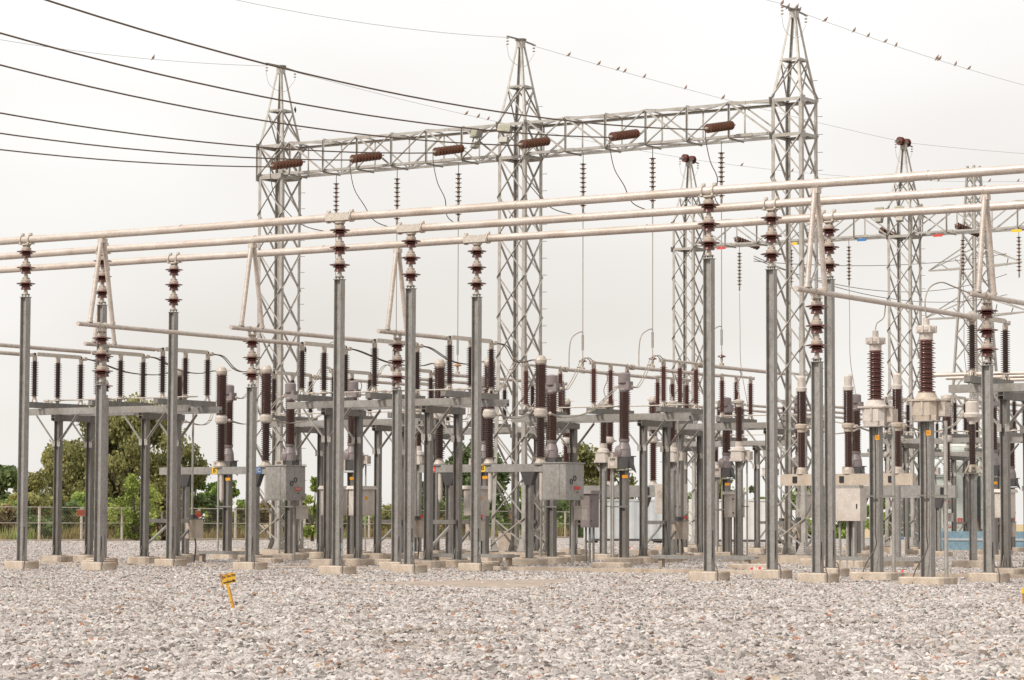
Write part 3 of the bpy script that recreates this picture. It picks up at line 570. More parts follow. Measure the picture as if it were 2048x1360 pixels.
# ------------------------------------------------------------------ instrument transformers
def ct():
    t = thing('current_transformer', '', 'current transformer')
    b = MB(); plinth(b, .85, .7, PZ); b.build('plinth', t)
    b = MB(); b.hsec((0, 0, PZ), (0, 0, 2.5), .2, .19, GALVD, (0, 1, 0)); b.box(-.17, .17, -.15, .15, 2.5, 2.53, GALV); b.build('column', t)
    b = MB(); b.box(-.13, .2, -.15, .17, 2.56, 2.86, DARKG)
    b.add([(.2, -.1, 2.6), (.2, .1, 2.6), (.38, 0, 2.42), (.2, -.1, 2.8), (.2, .1, 2.8)], [(0,1,2), (0,2,3), (1,4,2), (3,2,4)], DARKG); b.tube([(-.1, .1, 2.87), (.3, .1, 2.87)], .015, DARKG, 6)
    b.prism([(.19*math.cos(i*PI/8), .17*math.sin(i*PI/8)) for i in range(16)], 2.86, 3.06, MAUV, .92); b.lathe([(.175, 3.06), (.12, 3.24), (.14, 3.26), (.145, 3.32), (.13, 3.34)], MAUV, 16)
    b.ball((-.15, -.06, 2.98), .1, MAUV, 10, 8, (1, 1, 1.8)); b.ball((-.05, -.13, 2.98), .08, MAUV, 10, 8, (1, 1, 2)); b.build('base_tank', t)
    b = MB(); b.box(-.38, -.1, -.2, -.02, 2.56, 2.86, CAPM); b.box(-.3, -.17, -.206, -.2, 2.62, 2.7, WHT); o = b.build('terminal_box', t)
    text_mesh('ABB', .09, BLACK, 'lettering', o, (-.24, -.203, 2.79), (PI/2, 0, 0), .001)
    b = MB(); b.sheds(3.33, 4.58, .12, .162, 22, PORR, 16, t=.26); b.build('insulator', t)
    b = MB(); b.lathe([(.13, 4.57), (.145, 4.62), (.12, 4.66)], MAUV, 16)
    b.box(-.12, .13, -.1, .1, 4.64, 4.79, MAUV); b.box(-.26, -.1, -.06, .06, 4.68, 4.73, CAPM); b.box(.12, .2, -.12, .12, 4.62, 4.84, MAUV); b.tube([(-.18, 0, 4.8), (.2, 0, 4.8)], .02, DARKG, 6)
    b.lathe([(.15, 4.79), (.16, 4.81), (.16, 5.04), (.13, 5.07), (.03, 5.085)], MAUV, 20); b.build('head', t)
    b = MB(); b.box(.0, .17, -.105, -.1, 2.3, 2.38, ORNG); b.tube([(-.3, -.06, 0), (-.3, -.06, 2.56)], .03, LATT, 8); b.bar((-.35, -.08, 1.55), (.2, -.08, 1.55), .04, .04, GALVD); b.build('conduit', t)
    return t
def vt(big=False, name='voltage_transformer'):
    t = thing(name, '', 'voltage transformer'); zb = 2.88 if not big else 3.05
    m = WHT
    b = MB(); plinth(b, .9 if big else .75, .75 if big else .6, PZ-.02 if big else PZ); b.build('plinth', t)
    b = MB(); cw = .15 if not big else .19; b.hsec((0, 0, PZ-.02), (0, 0, zb-.02), cw+.02, cw, GALV, (0, 1, 0))
    b.box(-.3, .3, -.2, .24, zb-.015, zb, GALV)
    if not big:
        for s_ in (-1, 1): b.bar((s_*.22, -.05, zb-.02), (s_*.09, -.05, zb-.25), .05, .05, GALV)
        b.box(-.14, .14, -.14, .14, PZ, PZ+.02, GALVD)
    b.build('column', t)
    b = MB(); w_ = .26
    if big:
        b.prism([(x*1.0, y) for x, y in octa(.43, .38, .09)], zb+.0, zb+.1, m, 1.1); b.prism(octa(.47, .42, .09), zb+.1, zb+.36, m); b.box(-.28, .28, -.24, .24, zb+.36, zb+.39, m)
        b.box(.24, .38, -.05, .2, zb+.08, zb+.34, CAPM); b.box(-.02, .02, -.226, -.22, zb+.1, zb+.35, CAPM)
        b.prism([(.22+.05*math.cos(i), -.2+.04*math.sin(i)) for i in (0, 2, 4)], zb, zb+.1, m)
        b.lathe([(.25, zb+.39), (.2, zb+.43), (.15, zb+.53)], m, 18)
        zi, zt, n_, r_, al = zb+.52, zb+1.5, 22, .17, .14
    else:
        b.prism(octa(.42, .34, .06), zb+.0, zb+.28, m); b.box(-.24, .24, -.19, .19, zb+.28, zb+.31, m); b.box(.2, .36, -.05, .15, zb+.03, zb+.27, CAPM); b.box(-.2, .2, -.2, -.17, zb, zb+.07, m)
        b.lathe([(.17, zb+.31), (.16, zb+.37), (.11, zb+.41), (.11, zb+.56)], m, 16)
        zi, zt, n_, r_, al = zb+.55, zb+1.54, 24, .12, None
    b.build('base_tank', t)
    b = MB(); b.sheds(zi, zt, .105 if big else .08, r_, n_, PORR if not big else PORC, 18, al, t=.42 if big else .3); b.build('insulator', t)
    b = MB()
    if big:
        b.lathe([(.12, zt-.01), (.12, zt+.1), (.17, zt+.12), (.19, zt+.17), (.185, zt+.22), (.15, zt+.25), (.06, zt+.26), (.06, zt+.38), (.02, zt+.39)], WHT, 16)
        for k in range(8): a = k*PI/4; b.box(.18*math.cos(a)-.02, .18*math.cos(a)+.02, .18*math.sin(a)-.02, .18*math.sin(a)+.02, zt+.12, zt+.24, WHT)
    else: b.lathe([(.09, zt-.01), (.1, zt+.09), (.15, zt+.1), (.155, zt+.16), (.08, zt+.2), (.03, zt+.21), (.03, zt+.32)], ALUP, 16)
    b.build('head', t)
    if big:
        b = MB(); b.box(.03, .12, -.106, -.1, 2.78, 2.87, ORNG); pl = b.build('number_plate', t); text_mesh('TC', .06, BLACK, 'lettering', pl, (.075, -.108, 2.825), (PI/2, 0, 0))
        b = MB(); b.tube([(.33, .08, .2), (.33, .08, zb)], .038, LATT, 10); b.bar((-.15, -.11, 1.68), (.42, -.02, 1.68), .03, .03, GALVD)
        b.tube(smooth_path([(.02, -.09, zb), (.03, -.09, 2), (.02, -.09, 1), (.03, -.1, .7), (-.12, -.3, .3), (-.14, -.4, .0)], 6), .012, CABLE, 6); b.build('conduit', t)
    else:
        b = MB(); b.tube([(.2, .1, .2), (.2, .1, zb)], .025, LATT, 8); b.bar((0, .05, 1.6), (.28, .05, 1.6), .03, .03, GALVD); b.build('conduit', t)
    return t
def wct():
    t = thing('current_transformer', '', 'current transformer')
    b = MB(); plinth(b, .9, .7, PZ); b.build('plinth', t)
    b = MB(); b.hsec((0, 0, PZ), (0, 0, 2.4), .16, .15, GALV, (0, 1, 0)); b.box(-.2, .2, -.15, .15, 2.4, 2.42, GALV)
    for s_ in (-1, 1): b.bar((s_*.16, -.05, 2.4), (s_*.08, -.05, 2.2), .04, .04, GALV)
    b.build('column', t)
    b = MB(); b.lathe([(.1, 2.63), (.1, 2.56)], CREAM, 12)
    for a in (0, PI/2, PI, 1.5*PI): b.bar((.2*math.cos(a), .16*math.sin(a), 2.43), (.1*math.cos(a), .09*math.sin(a), 2.6), .06, .04, CREAM)
    b.ball((0, 0, 2.48), .06, CAPM); b.build('base_frame', t)
    b = MB(); b.sheds(2.62, 3.66, .075, .1, 26, PORD, 14, t=.2); b.build('insulator', t)
    b = MB(); b.lathe([(.08, 3.65), (.09, 3.74), (.2, 3.82), (.21, 3.9), (.17, 3.95), (.17, 4.2), (.12, 4.23)], WHT, 20); b.box(-.32, -.12, -.06, .06, 3.88, 3.95, CAPM); b.build('head', t)
    return t
CTp = ct(); VTp = vt(); VB = vt(True); WC = wct()
G = 'grey-headed current transformers'
cts = [(-24.4, 15.6, 'grey-headed transformer beside the left breaker, behind its yellow B plate pole'), (-22.15, 15.6, 'grey-headed transformer standing above the left galvanised cabinet'), (-19.95, 15.6, 'grey-headed transformer behind the tall post right of the yellow marker'),
  (-15.5, 15.6, 'grey-headed transformer mostly hidden behind the lowest-tube post left of middle tower'), (-13.34, 15.6, 'grey-headed transformer directly right of the middle tower'), (-11.1, 15.6, 'grey-headed transformer standing alone right of the central cabinet, fully visible'),
  (-15.57, 29.5, 'small distant grey transformer just right of the tall ring-clamp post'), (-13.0, 29.5, 'distant grey transformer seen through the large right tower'), (-11.07, 29.5, 'distant grey transformer hidden behind the tall post right of the large tower')]
for i, (u, v, l_) in enumerate(cts):
    if i == 0: place(CTp, u, v); tag(CTp, l_, 'current transformer', G)
    else: dup(CTp, u, v, 0, l_, G)
G = 'slim voltage transformers with white boxes'
vts = [(-15.58, 22, 'white-boxed transformer on a slim post right of the central cabinet'), (-13.28, 22, 'white-boxed transformer behind two steel columns, middle of the row of three'), (-11.11, 22, 'white-boxed slim transformer right of the tall ring-clamp post'),
  (-24.4, 22, 'white-boxed slim transformer behind the left stand, hidden by tall posts'), (-22.15, 22, 'white-boxed slim transformer behind the centre posts'), (-19.9, 22, 'white-boxed slim transformer left of the middle tower, behind the lowest-tube post')]
for i, (u, v, l_) in enumerate(vts):
    if i == 0: place(VTp, u, v); tag(VTp, l_, 'voltage transformer', G)
    else: dup(VTp, u, v, 0, l_, G)
for u, v, l_ in ((-6.6, 29.5, 'distant grey transformer low beside the right-edge post, left one'), (-4.4, 29.5, 'distant grey transformer at the right edge behind the last posts'),
  (-24.4, 52.4, 'farthest-row grey transformer behind the feet of the large tower, left'), (-22.15, 52.4, 'farthest-row grey transformer left of the white control cabinet'), (-19.95, 52.4, 'farthest-row grey transformer behind the left big transformer'),
  (-15.5, 52.4, 'farthest-row grey transformer before the pale power transformer, left'), (-13.3, 52.4, 'farthest-row grey transformer before the pale power transformer, right')):
    dup(CTp, u, v, 0, l_, 'grey-headed current transformers')
for u, v, l_ in ((-24.4, 45, 'far white-boxed transformer left of the large tower column'), (-22.15, 45, 'far white-boxed transformer seen through the large tower'), (-19.95, 45, 'far white-boxed transformer right of the large tower'),
  (-15.6, 45, 'far white-boxed transformer right of the far right tower'), (-13.3, 45, 'far white-boxed transformer left of the right-edge post')):
    dup(VTp, u, v, 0, l_, 'slim voltage transformers with white boxes')
place(VB, 2.22, 2.75); tag(VB, 'large white-tanked transformer with orange plate, left one of the near pair', 'voltage transformer', 'large near voltage transformers')
v2 = dup(VB, 4.52, 0.05, -.02, 'large cream-tanked transformer with orange plate, right one of the near pair', 'large near voltage transformers')
for ch in v2.children:
    if ch.name.startswith('base_tank'):
        ch.data = ch.data.copy()
        for k_, m_ in enumerate(ch.data.materials):
            if m_ is WHT: ch.data.materials[k_] = CREAM
for i, (u, v, l_) in enumerate([(-6.6, 18, 'white-headed slender transformer left of the nearer big transformer'), (-4.4, 18, 'white-headed slender transformer between the two big near transformers'), (-2.31, 18, 'white-headed slender transformer just left of the right-edge post, dark insulator')]):
    if i == 0: place(WC, u, v); tag(WC, l_, 'current transformer', 'white-headed current transformers')
    else: dup(WC, u, v, 0, l_, 'white-headed current transformers')

# ------------------------------------------------------------------ lattice towers and girders
def lattice_seg(b, x0, x1, y, z0, z1, n, m): pass
def tower(ztop=12.85):
    t = thing('lattice_tower', '', 'lattice tower'); hb, ht = .6, .47
    def h(z): return hb + (ht-hb)*min(1, z/6.5)
    cs = [(-1, -1), (1, -1), (1, 1), (-1, 1)]
    for sx, sy in cs:
        b = MB(); a = (sx*h(.3), sy*h(.3), .3); m_ = (sx*h(6.5), sy*h(6.5), 6.5); c_ = (sx*ht, sy*ht, ztop); r_ = (sx*.28, sy*.28, 13.98); e = (sx*.08, sy*.08, 15.3)
        for p, q, w_ in ((a, m_, .12), (m_, c_, .1), (c_, r_, .07), (r_, e, .06)): b.angle(p, q, w_, (-sx, 0, 0), (0, -sy, 0), LATT, .014)
        b.box(sx*h(0)-.17, sx*h(0)+.17, sy*h(0)-.17, sy*h(0)+.17, .26, .29, GALVD)
        for k in range(5):
            zz = .35+k*.06; b.box(sx*h(0)-.012-.03*sx, sx*h(0)+.012-.03*sx, sy*(h(0)+.012)-.006, sy*(h(0)+.012)+.006, zz, zz+.02, BLACK)
        v = [(sx*h(.3), sy*(h(.3)+.01), .29), (sx*(h(.3)-.3), sy*(h(.3)+.01), .29), (sx*(h(.3)-.1), sy*(h(.3)+.01), .68), (sx*h(.3), sy*(h(.3)+.01), .68)]; v += [(p[0], p[1]-.014*sy, p[2]) for p in v]
        b.add(v, [(0,1,2,3),(4,7,6,5),(0,4,5,1),(1,5,6,2),(2,6,7,3),(3,7,4,0)], LATT)
        v = [(v_[1]*sx*sy, v_[0]*sx*sy, v_[2]) for v_ in v]; b.add(v, [(0,1,2,3),(4,7,6,5),(0,4,5,1),(1,5,6,2),(2,6,7,3),(3,7,4,0)], LATT)
        b.build('leg', t)
    b = MB(); zs = [.45] + [11.87 - 1.18*i for i in range(9, -1, -1)] + [12.85]
    for i, (z0, z1) in enumerate(zip(zs, zs[1:])):
        for k in range(4):
            (ax, ay), (bx, by) = cs[k], cs[(k+1) % 4]; nx, ny = (ax+bx)/2, (ay+by)/2
            o = .01
            p0 = Vector((ax*h(z0)+nx*o, ay*h(z0)+ny*o, z0)); p1 = Vector((bx*h(z1)+nx*o, by*h(z1)+ny*o, z1)); q0 = Vector((bx*h(z0)-nx*o, by*h(z0)-ny*o, z0)); q1 = Vector((ax*h(z1)-nx*o, ay*h(z1)-ny*o, z1))
            b.angle(p0, p1, .045, (0, 0, 1), (nx, ny, 0), LATT, .008); (b.angle(q0, q1, .045, (0, 0, 1), (-nx, -ny, 0), LATT, .008) if k in (0, 1) else None)
    def ring(z, hh, w_):
        for k in range(4):
            (ax, ay), (bx, by) = cs[k], cs[(k+1) % 4]; nx, ny = (ax+bx)/2, (ay+by)/2; b.angle((ax*hh, ay*hh, z), (bx*hh, by*hh, z), w_, (0, 0, -1), (-nx, -ny, 0), LATT, .01)
    ring(11.87, ht, .09); ring(12.85, ht, .09); ring(13.98, .28, .06)
    for k in range(4):
        (ax, ay), (bx, by) = cs[k], cs[(k+1) % 4]
        a, c_ = ((ax, ay), (bx, by)) if k % 2 == 0 else ((bx, by), (ax, ay)); n_ = Vector(((ax+bx)/2, (ay+by)/2, 0))
        b.angle((a[0]*ht, a[1]*ht, 12.88), (c_[0]*.29, c_[1]*.29, 13.92), .05, (0, 0, 1), n_, LATT, .008)
        b.angle((c_[0]*ht, c_[1]*ht, 12.88), (a[0]*.29, a[1]*.29, 13.92), .04, (0, 0, 1), -n_, LATT, .008)
    for z in (11.87, 12.85):
        for sx in (-1, 1): b.bar((sx*(ht+.02), -ht-.12, z-.05), (sx*(ht+.02), -ht+.16, z-.05), .012, .2, LATT)
    b.build('bracing', t)
    b = MB(); b.prism([(.17*math.cos(i*PI/6), .17*math.sin(i*PI/6)) for i in range(12)], 15.36, 15.4, GALVD); b.box(-.1, .1, -.1, .1, 15.14, 15.36, LATT)
    b.bar((0, -.75, 15.37), (0, -.1, 15.38), .04, .04, GALVD); b.bar((0, .1, 15.37), (0, .8, 15.33), .04, .04, GALVD)
    for s_ in (-1, 1):
        for k in range(3): b.lathe([(.02, 0), (.05, .02), (.02, .05)], CAPM, 8, (0, s_*.72, 15.3-.09*k))
    b.tube(smooth_path([(0, -.75, 15.1), (0, -.6, 14.75), (0, -.2, 14.6), (0, .3, 14.65), (0, .75, 15.08)], 5), .006, EWIRE, 5); b.build('peak_fitting', t)
    b = MB()
    for k in range(26):
        z = .9+k*.5; hh = h(z)+.01 if z < 12.85 else .47-(z-12.85)*.165; b.tube([(hh, hh, z), (hh+.14, hh+.02, z)], .008, GALVD, 5)
    b.build('step_bolts', t)
    b = MB()
    b.prism(octa(2.1, 2.0, .1), -.05, .26, CONC); b.build('foundation', t)
    return t
TW = tower(); tl = [(-26.8, 21, 'leftmost of the three near lattice towers'), (-17.85, 21, 'middle near lattice tower with two floodlights on its girder'), (-8.82, 21, 'large rightmost near lattice tower crowded with doves on its peak'),
   (-26.68, 47, 'smaller far tower with two brown discs on its peak, left of the large tower'), (-17.46, 47, 'smaller far tower with brown discs and floodlights, right of the large tower')]
for i, (u, v, l_) in enumerate(tl):
    if i == 0: place(TW, u, v); tag(TW, l_, 'lattice tower', 'lattice towers of the yard')
    else: r_ = dup(TW, u, v, 0, l_, 'lattice towers of the yard')
for u, v in ((-26.68, 47), (-17.46, 47)):
    for s_ in (-1, 1):
        b = MB(); b.sheds(-.1, .1, .05, .16, 4, PORC, 16, axis=(.3, 1, 0)); b.lathe([(.04, -.14), (.04, .14)], GALVD, 8, axis=(.3, 1, 0)); o = b.build('earth_wire_insulator'); place(o, u, v+s_*.28, 15.42)
        tag(o, 'round brown insulator on the peak of the far ' + ('left' if u < -20 else 'right') + ' tower, ' + ('left' if s_ < 0 else 'right') + ' side', 'insulator', 'peak insulators')

def girder(u0, u1, v, name_label):
    t = thing('lattice_girder', name_label, 'girder', 0, v, 0, 'lattice girders'); z0, z1 = 11.87, 12.85; hw = .45
    for y, z in ((-hw, z0), (hw, z0), (-hw, z1), (hw, z1)):
        b = MB(); sg = 1 if z == z0 else -1; b.angle((u0, y, z), (u1, y, z), .072, (0, 0, sg), (0, -1 if y > 0 else 1, 0), LATT, .012); b.build('chord', t)
    b = MB(); n = max(2, round((u1-u0)/1.35)); st = (u1-u0)/n
    for i in range(n):
        a = u0+i*st; e = a+st
        for y in (-hw, hw):
            o = .014 if y > 0 else -.014
            b.angle((a, y+o, z0), (a, y+o, z1), .05, (1, 0, 0), (0, 1 if y > 0 else -1, 0), LATT, .008)
            p, q = ((a, z0), (e, z1)) if i % 2 == 0 else ((a, z1), (e, z0))
            b.angle((p[0], y+o*2, p[1]), (q[0], y+o*2, q[1]), .048, (0, 0, 1), (0, 1 if y > 0 else -1, 0), LATT, .008)
            if y < 0 and i % 3 == 0: b.angle((p[0], y, q[1]), (q[0], y, p[1]), .045, (0, 0, 1), (0, 1 if y > 0 else -1, 0), LATT, .008)
        for z in (z0, z1):
            s_ = 1 if (i % 2) else -1; b.angle((a, -s_*hw, z), (e, s_*hw, z), .045, (0, 1, 0), (0, 0, 1), LATT, .008)
        b.angle((a, -hw, z0), (a, hw, z0), .045, (1, 0, 0), (0, 0, -1), LATT, .008); b.angle((a, -hw, z1), (a, hw, z1), .045, (1, 0, 0), (0, 0, 1), LATT, .008)
    b.build('lacing', t)
    b = MB(); u = u0+1.2
    while u < u1-1: b.box(u-.25, u+.25, -hw-.02, -hw-.008, z1-.08, z1+.01, LATT); b.box(u-.05, u+.45, -hw-.02, -hw-.008, z0, z0+.085, LATT); u += 2.9
    b.build('splice_plates', t); return t
girder(-27.35, -18.35, 21, 'near lattice girder between the leftmost and the middle tower')
girder(-17.35, -9.3, 21, 'near lattice girder between the middle and the large right tower')
girder(-26.2, -17.95, 47, 'far lattice girder seen below the busbars right of the large tower')
girder(-16.95, -3.0, 47, 'far lattice girder running out of the right edge')

# ------------------------------------------------------------------ strings, conductors, droppers
def disc_string(n, r, pitch, por, axis):
    "cap and pin discs strung along axis"
    b = MB(); A = Vector(axis).normalized()
    for k in range(n):
        c_ = A*(pitch*k); b.lathe([(.02, -.0), (r*.62, pitch*.1), (r, pitch*.14), (r*.99, pitch*.22), (r*.45, pitch*.32), (r*.4, pitch*.45)], por, 18, c_, A)
        b.lathe([(r*.42, pitch*.4), (r*.42, pitch*.86), (.02, pitch*.92), (.02, pitch*1.1)], CAPM, 10, c_, A)
    return b
strain_us = (-25.5, -22.5, -19.5, -16.5, -13.5, -10.45)
ords = ('first', 'second', 'third', 'fourth', 'fifth', 'sixth')
b = disc_string(9, .132, .165, STRB, (0, 1, .19)); PS = thing('strain_string', '', 'insulator string')
o = b.build('discs', PS); b = MB(); b.tube([(0, -.12, -.01), (0, .02, 0)], .035, CAPM, 8); b.tube([(0, 1.46, .28), (0, 1.6, .3)], .02, GALVD, 6); b.build('end_fittings', PS)
for i, u in enumerate(strain_us):
    l_ = ords[i] + ' from the left of the stout brown strings lying along the near girder'
    if i == 0: place(PS, u, 18.98, 11.92); tag(PS, l_, 'insulator string', 'line strain strings')
    else: dup(PS, u, 18.98, 11.92, l_, 'line strain strings')
sus_us = (-24.6, -22.3, -20.05, -15.68, -13.35, -11.12)
PV = thing('suspension_string', '', 'insulator string'); b = disc_string(10, .1, .134, STRB, (0, 0, -1)); b.build('discs', PV)
b = MB(); b.tube([(0, 0, 0), (0, 0, .3)], .012, GALVD, 6); b.tube([(0, 0, -1.34), (0, 0, -1.5)], .03, GALVD, 6); b.build('hanger', PV)
for i, u in enumerate(sus_us):
    l_ = ords[i] + ' from the left of the thin strings hanging below the near girder'
    if i == 0: place(PV, u, 21, 11.55); tag(PV, l_, 'insulator string', 'hanging strings of the near girder')
    else: dup(PV, u, 21, 11.55, l_, 'hanging strings of the near girder')
for i, u in enumerate((-24.44, -22.2, -19.75, -15.1, -12.9)):
    dup(PV, u, 47, 11.6, ords[i] + ' from the left of the thin strings hanging below the far girder', 'hanging strings of the far girder')
b = disc_string(9, .13, .14, STRB, (.35, 1, -.22)); PF = thing('strain_string', '', 'insulator string'); b.build('discs', PF); b = MB(); b.tube([(0, -.2, .03), (0, 0, 0)], .03, CAPM, 6); b.build('end_fittings', PF)
for i, u in enumerate((-24.85, -21.71, -18.66, -15.55)):
    l_ = ords[i] + ' from the left of the brown strings pulling down behind the far girder'
    if i == 0: place(PF, u, 47.5, 12.2); tag(PF, l_, 'insulator string', 'far strain strings')
    else: dup(PF, u, 47.5, 12.2, l_, 'far strain strings')
def wire(pts, r, m, name, label, cat, group=None, n=6):
    o0 = Vector(pts[0]); b = MB(); b.tube([Vector(p)-o0 for p in pts], r, m, n); o = b.build(name); o.location = o0; return tag(o, label, cat, group)
# conductors: parabolas toward -v
fits = {-25.5: (11.88, 10.93, 1.5), -22.5: (11.88, 10.82, .5), -19.5: (11.88, 10.73, .5), -16.5: (11.88, 11.05, 3.2), -13.5: (11.89, 10.93, 1.6), -10.45: (11.88, 10.87, 1.6)}
for i, u in enumerate(strain_us):
    z1, z0, vm = fits[u]; k = (z1-z0)/(18.9-vm)**2; pts = []
    for j in range(49):
        v = 18.88 - j*1.3; pts.append(W(u, v, z0 + k*(v-vm)**2 if v > vm-22 else z0+k*(v-vm)**2))
    wire(pts, .02, COND, 'line_conductor', ('lowest', 'second lowest', 'third lowest', 'third highest', 'second highest', 'highest')[i] + ' of the six dark overhead wires crossing the upper left', 'wire', 'overhead line wires')
# jumpers from the strain strings to the hanging strings, and droppers
for i, (u, us_) in enumerate(zip(strain_us, sus_us)):
    du = us_ - u; a = W(u, 18.85, 11.8)
    pts = smooth_path([W(u, 18.85, 11.86), W(u+.02, 18.85, 11.55), W(u+.1, 18.95, 11.0), W(u+.25+du*.1, 19.2, 10.55), W(u+du*.5, 20.0, 10.15), W(us_-.02, 21, 9.99)], 6)
    wire(pts, .014, CABLE, 'jumper_wire', ords[i] + ' from left of the curved dark jumpers dropping from the line wires', 'wire', 'jumpers')
    zt = 7.0 + (.05 if i % 2 else 0)
    t = thing('dropper_line', ords[i] + ' from left of the long thin lines hanging to the tubes below the girder', 'wire', us_, 21, 0, 'hanging dropper lines')
    b = MB(); b.tube([(0, 0, 10.05), (.0, 0, 6.6), (0, 0, 5.95)], .013, CABL2, 6); b.tube([(-.03, 0, 6.55), (-.03, 0, 6.1)], .008, GALVD, 5); b.tube([(.03, 0, 6.55), (.03, 0, 6.1)], .008, GALVD, 5); b.build('line', t)
    b = MB(); b.lathe([(.02, 5.84), (.11, 5.8), (.12, 5.775), (.03, 5.75)], PORC if i != 2 else RUST, 14); b.lathe([(.02, 5.6), (.04, 5.7), (.02, 5.84), (.015, 6.0)], CAPM, 8); b.box(-.05, .05, -.05, .05, 5.43, 5.6, CAPM); b.build('end_disc', t)
    if i in (3, 4, 5, 0):
        b = MB(); b.tube(smooth_path([(0, 0, 6.63), (-.06, -.1, 6.62), (-.2, -.28, 6.45), (-.24, -.35, 6.1), (-.22, -.4, 5.62), (-.2, -.4, 5.5)], 5), .016, CABL2, 6); b.build('loop_wire', t)
# tubes between switch rows
for U, k in ((-24.35, 'left bay'), (-15.48, 'middle bay')):
    for i, p in enumerate(PH):
        b = MB(); b.tube([(0, 19.75, 5.48), (0, 24.8, 5.48)], .052, ALU, 12); b.tube([(0, 19.65, 5.48), (0, 19.8, 5.48)], .08, CAPM, 10)
        for y in (22.0,): b.tube(smooth_path([(0, y, 5.45), (.02, y+.03, 5.3), (-.1, y+.02, 5.0), (-.02, 22, 4.75)], 4), .014, CABL2, 6)
        o = b.build('link_tube'); place(o, U+p, 0); tag(o, phn[i] + ' link tube running between the switch rows behind the ' + k, 'busbar', 'link tubes between switches')
for U, k in ((-24.35, 'far left bay'), (-15.48, 'far right bay')):
    for i, p in enumerate(PH):
        b = MB(); b.tube([(0, 43.2, 5.48), (0, 58.4, 5.48)], .052, ALU, 8); o = b.build('link_tube'); place(o, U+p, 0); tag(o, phn[i] + ' distant link tube in the ' + k, 'busbar', 'link tubes between switches')
for i, v in enumerate((63, 65.6, 68.2)):
    b = MB(); b.tube([(-24, 0, 7.56), (14, 0, 7.56)], .09, ALU, 10)
    for u in (-17.8, -8.9, 0, 8.9):
        b.hsec((u, 0, 0), (u, 0, 6.23), .17, .155, GALV, (0, 1, 0)); b.sheds(6.25, 7.4, .07, .19, 9, PORC, 12, c=(u, 0, 0))
    o = b.build('far_busbar'); place(o, 0, v); tag(o, ('front', 'middle', 'rear')[i] + ' pale busbar of the far yard, level behind the right-hand posts', 'busbar', 'far busbars')
# equipment leads
def twin(pts, label, sep=.05, m=CABLE, r=.013):
    P = smooth_path([W(*p) for p in pts], 7); o0 = P[0].copy(); b = MB(); e = Vector((E1[0], E1[1], 0))*sep
    for s_ in (-1, 1): b.tube([p-o0+e*s_ for p in P], r, m, 6)
    k = P[len(P)//2]-o0; b.ball(k, .04, CAPM, 8, 5, (1.6, 1, .7)); b.ball((0, 0, 0), .05, CAPM, 8, 5)
    o = b.build('lead_cable'); o.location = o0; tag(o, label, 'cable', 'curved lead cables')
for U, nm in ((-24.35, 'left'), (-15.48, 'central')):
    for i, p in enumerate(PH):
        ub = (U+2.18) + (-1.56, 0, 1.56)[i]; up = U+p
        twin([(up, 9.4, 5.5), (up+.03, 9.8, 5.45), ((up+ub)/2, 10.7, 5.2), (ub-.05, 11.6, 5.16), (ub-.12, 12.35, 5.27)], phn[i] + ' dark lead from switch to top of the ' + nm + ' breaker', .035)
        twin([(ub+.22, 12.6, 3.9), (ub+.3, 13.2, 3.82), ((up+ub)/2+.1, 14.2, 4.0), (up-.15, 15.1, 4.5), (up-.22, 15.55, 4.7)], phn[i] + ' pale lead from middle of the ' + nm + ' breaker up to its transformer', .04, CABL2)
        twin([(up+.18, 15.65, 4.7), (up+.1, 16.1, 4.72), (up+.05, 16.6, 5.1), (up, 17.0, 5.5), (up, 17.3, 5.62), (up, 17.55, 5.54)], phn[i] + ' pale S-shaped lead rising from the transformer behind the ' + nm + ' breaker', .04, CABL2)
for i, (x, yy) in enumerate(((-5.85, 0), (-4.55, 0), (-3.22, 0))):
    twin([(x+.2, 15.55, 3.55), (x+.5, 16.3, 3.4), (x+.7, 17.3, 3.6), ((-6.6, -4.4, -2.31)[i]-.25, 17.95, 3.9)], phn[i] + ' lead from the white-topped breaker to a white-headed transformer', .03, CABL2)
wire(smooth_path([W(2.22, 2.75, 4.95), W(2.24, 2.78, 5.08), W(2.33, 2.9, 5.2), W(2.3, 3.05, 5.45)], 5), .012, CABL2, 'lead_cable', 'short thin lead from the left big transformer up to the tube', 'cable', 'curved lead cables')
wire(smooth_path([W(4.52, .05, 4.9), W(4.5, .05, 5.25), W(4.53, .2, 5.5), W(4.58, .6, 5.62), W(4.6, 1.1, 5.58), W(4.62, 1.85, 5.5)], 5), .014, CABL2, 'lead_cable', 'bowed lead from the right big transformer over to the tube end', 'cable', 'curved lead cables')
for u_, n_ in ((-24.44, 'left of the large tower'), (-19.75, 'just right of the large tower'), (-15.1, 'near the distant line pylon')):
    wire(smooth_path([W(u_, 47, 10.05), W(u_+.02, 47, 8.6), W(u_-.05, 47.2, 7.2), W(u_+.1, 47.5, 5.6)], 5), .014, CABL2, 'dropper_wire', 'thin wire hanging from the far string ' + n_, 'wire', 'far dropper wires')

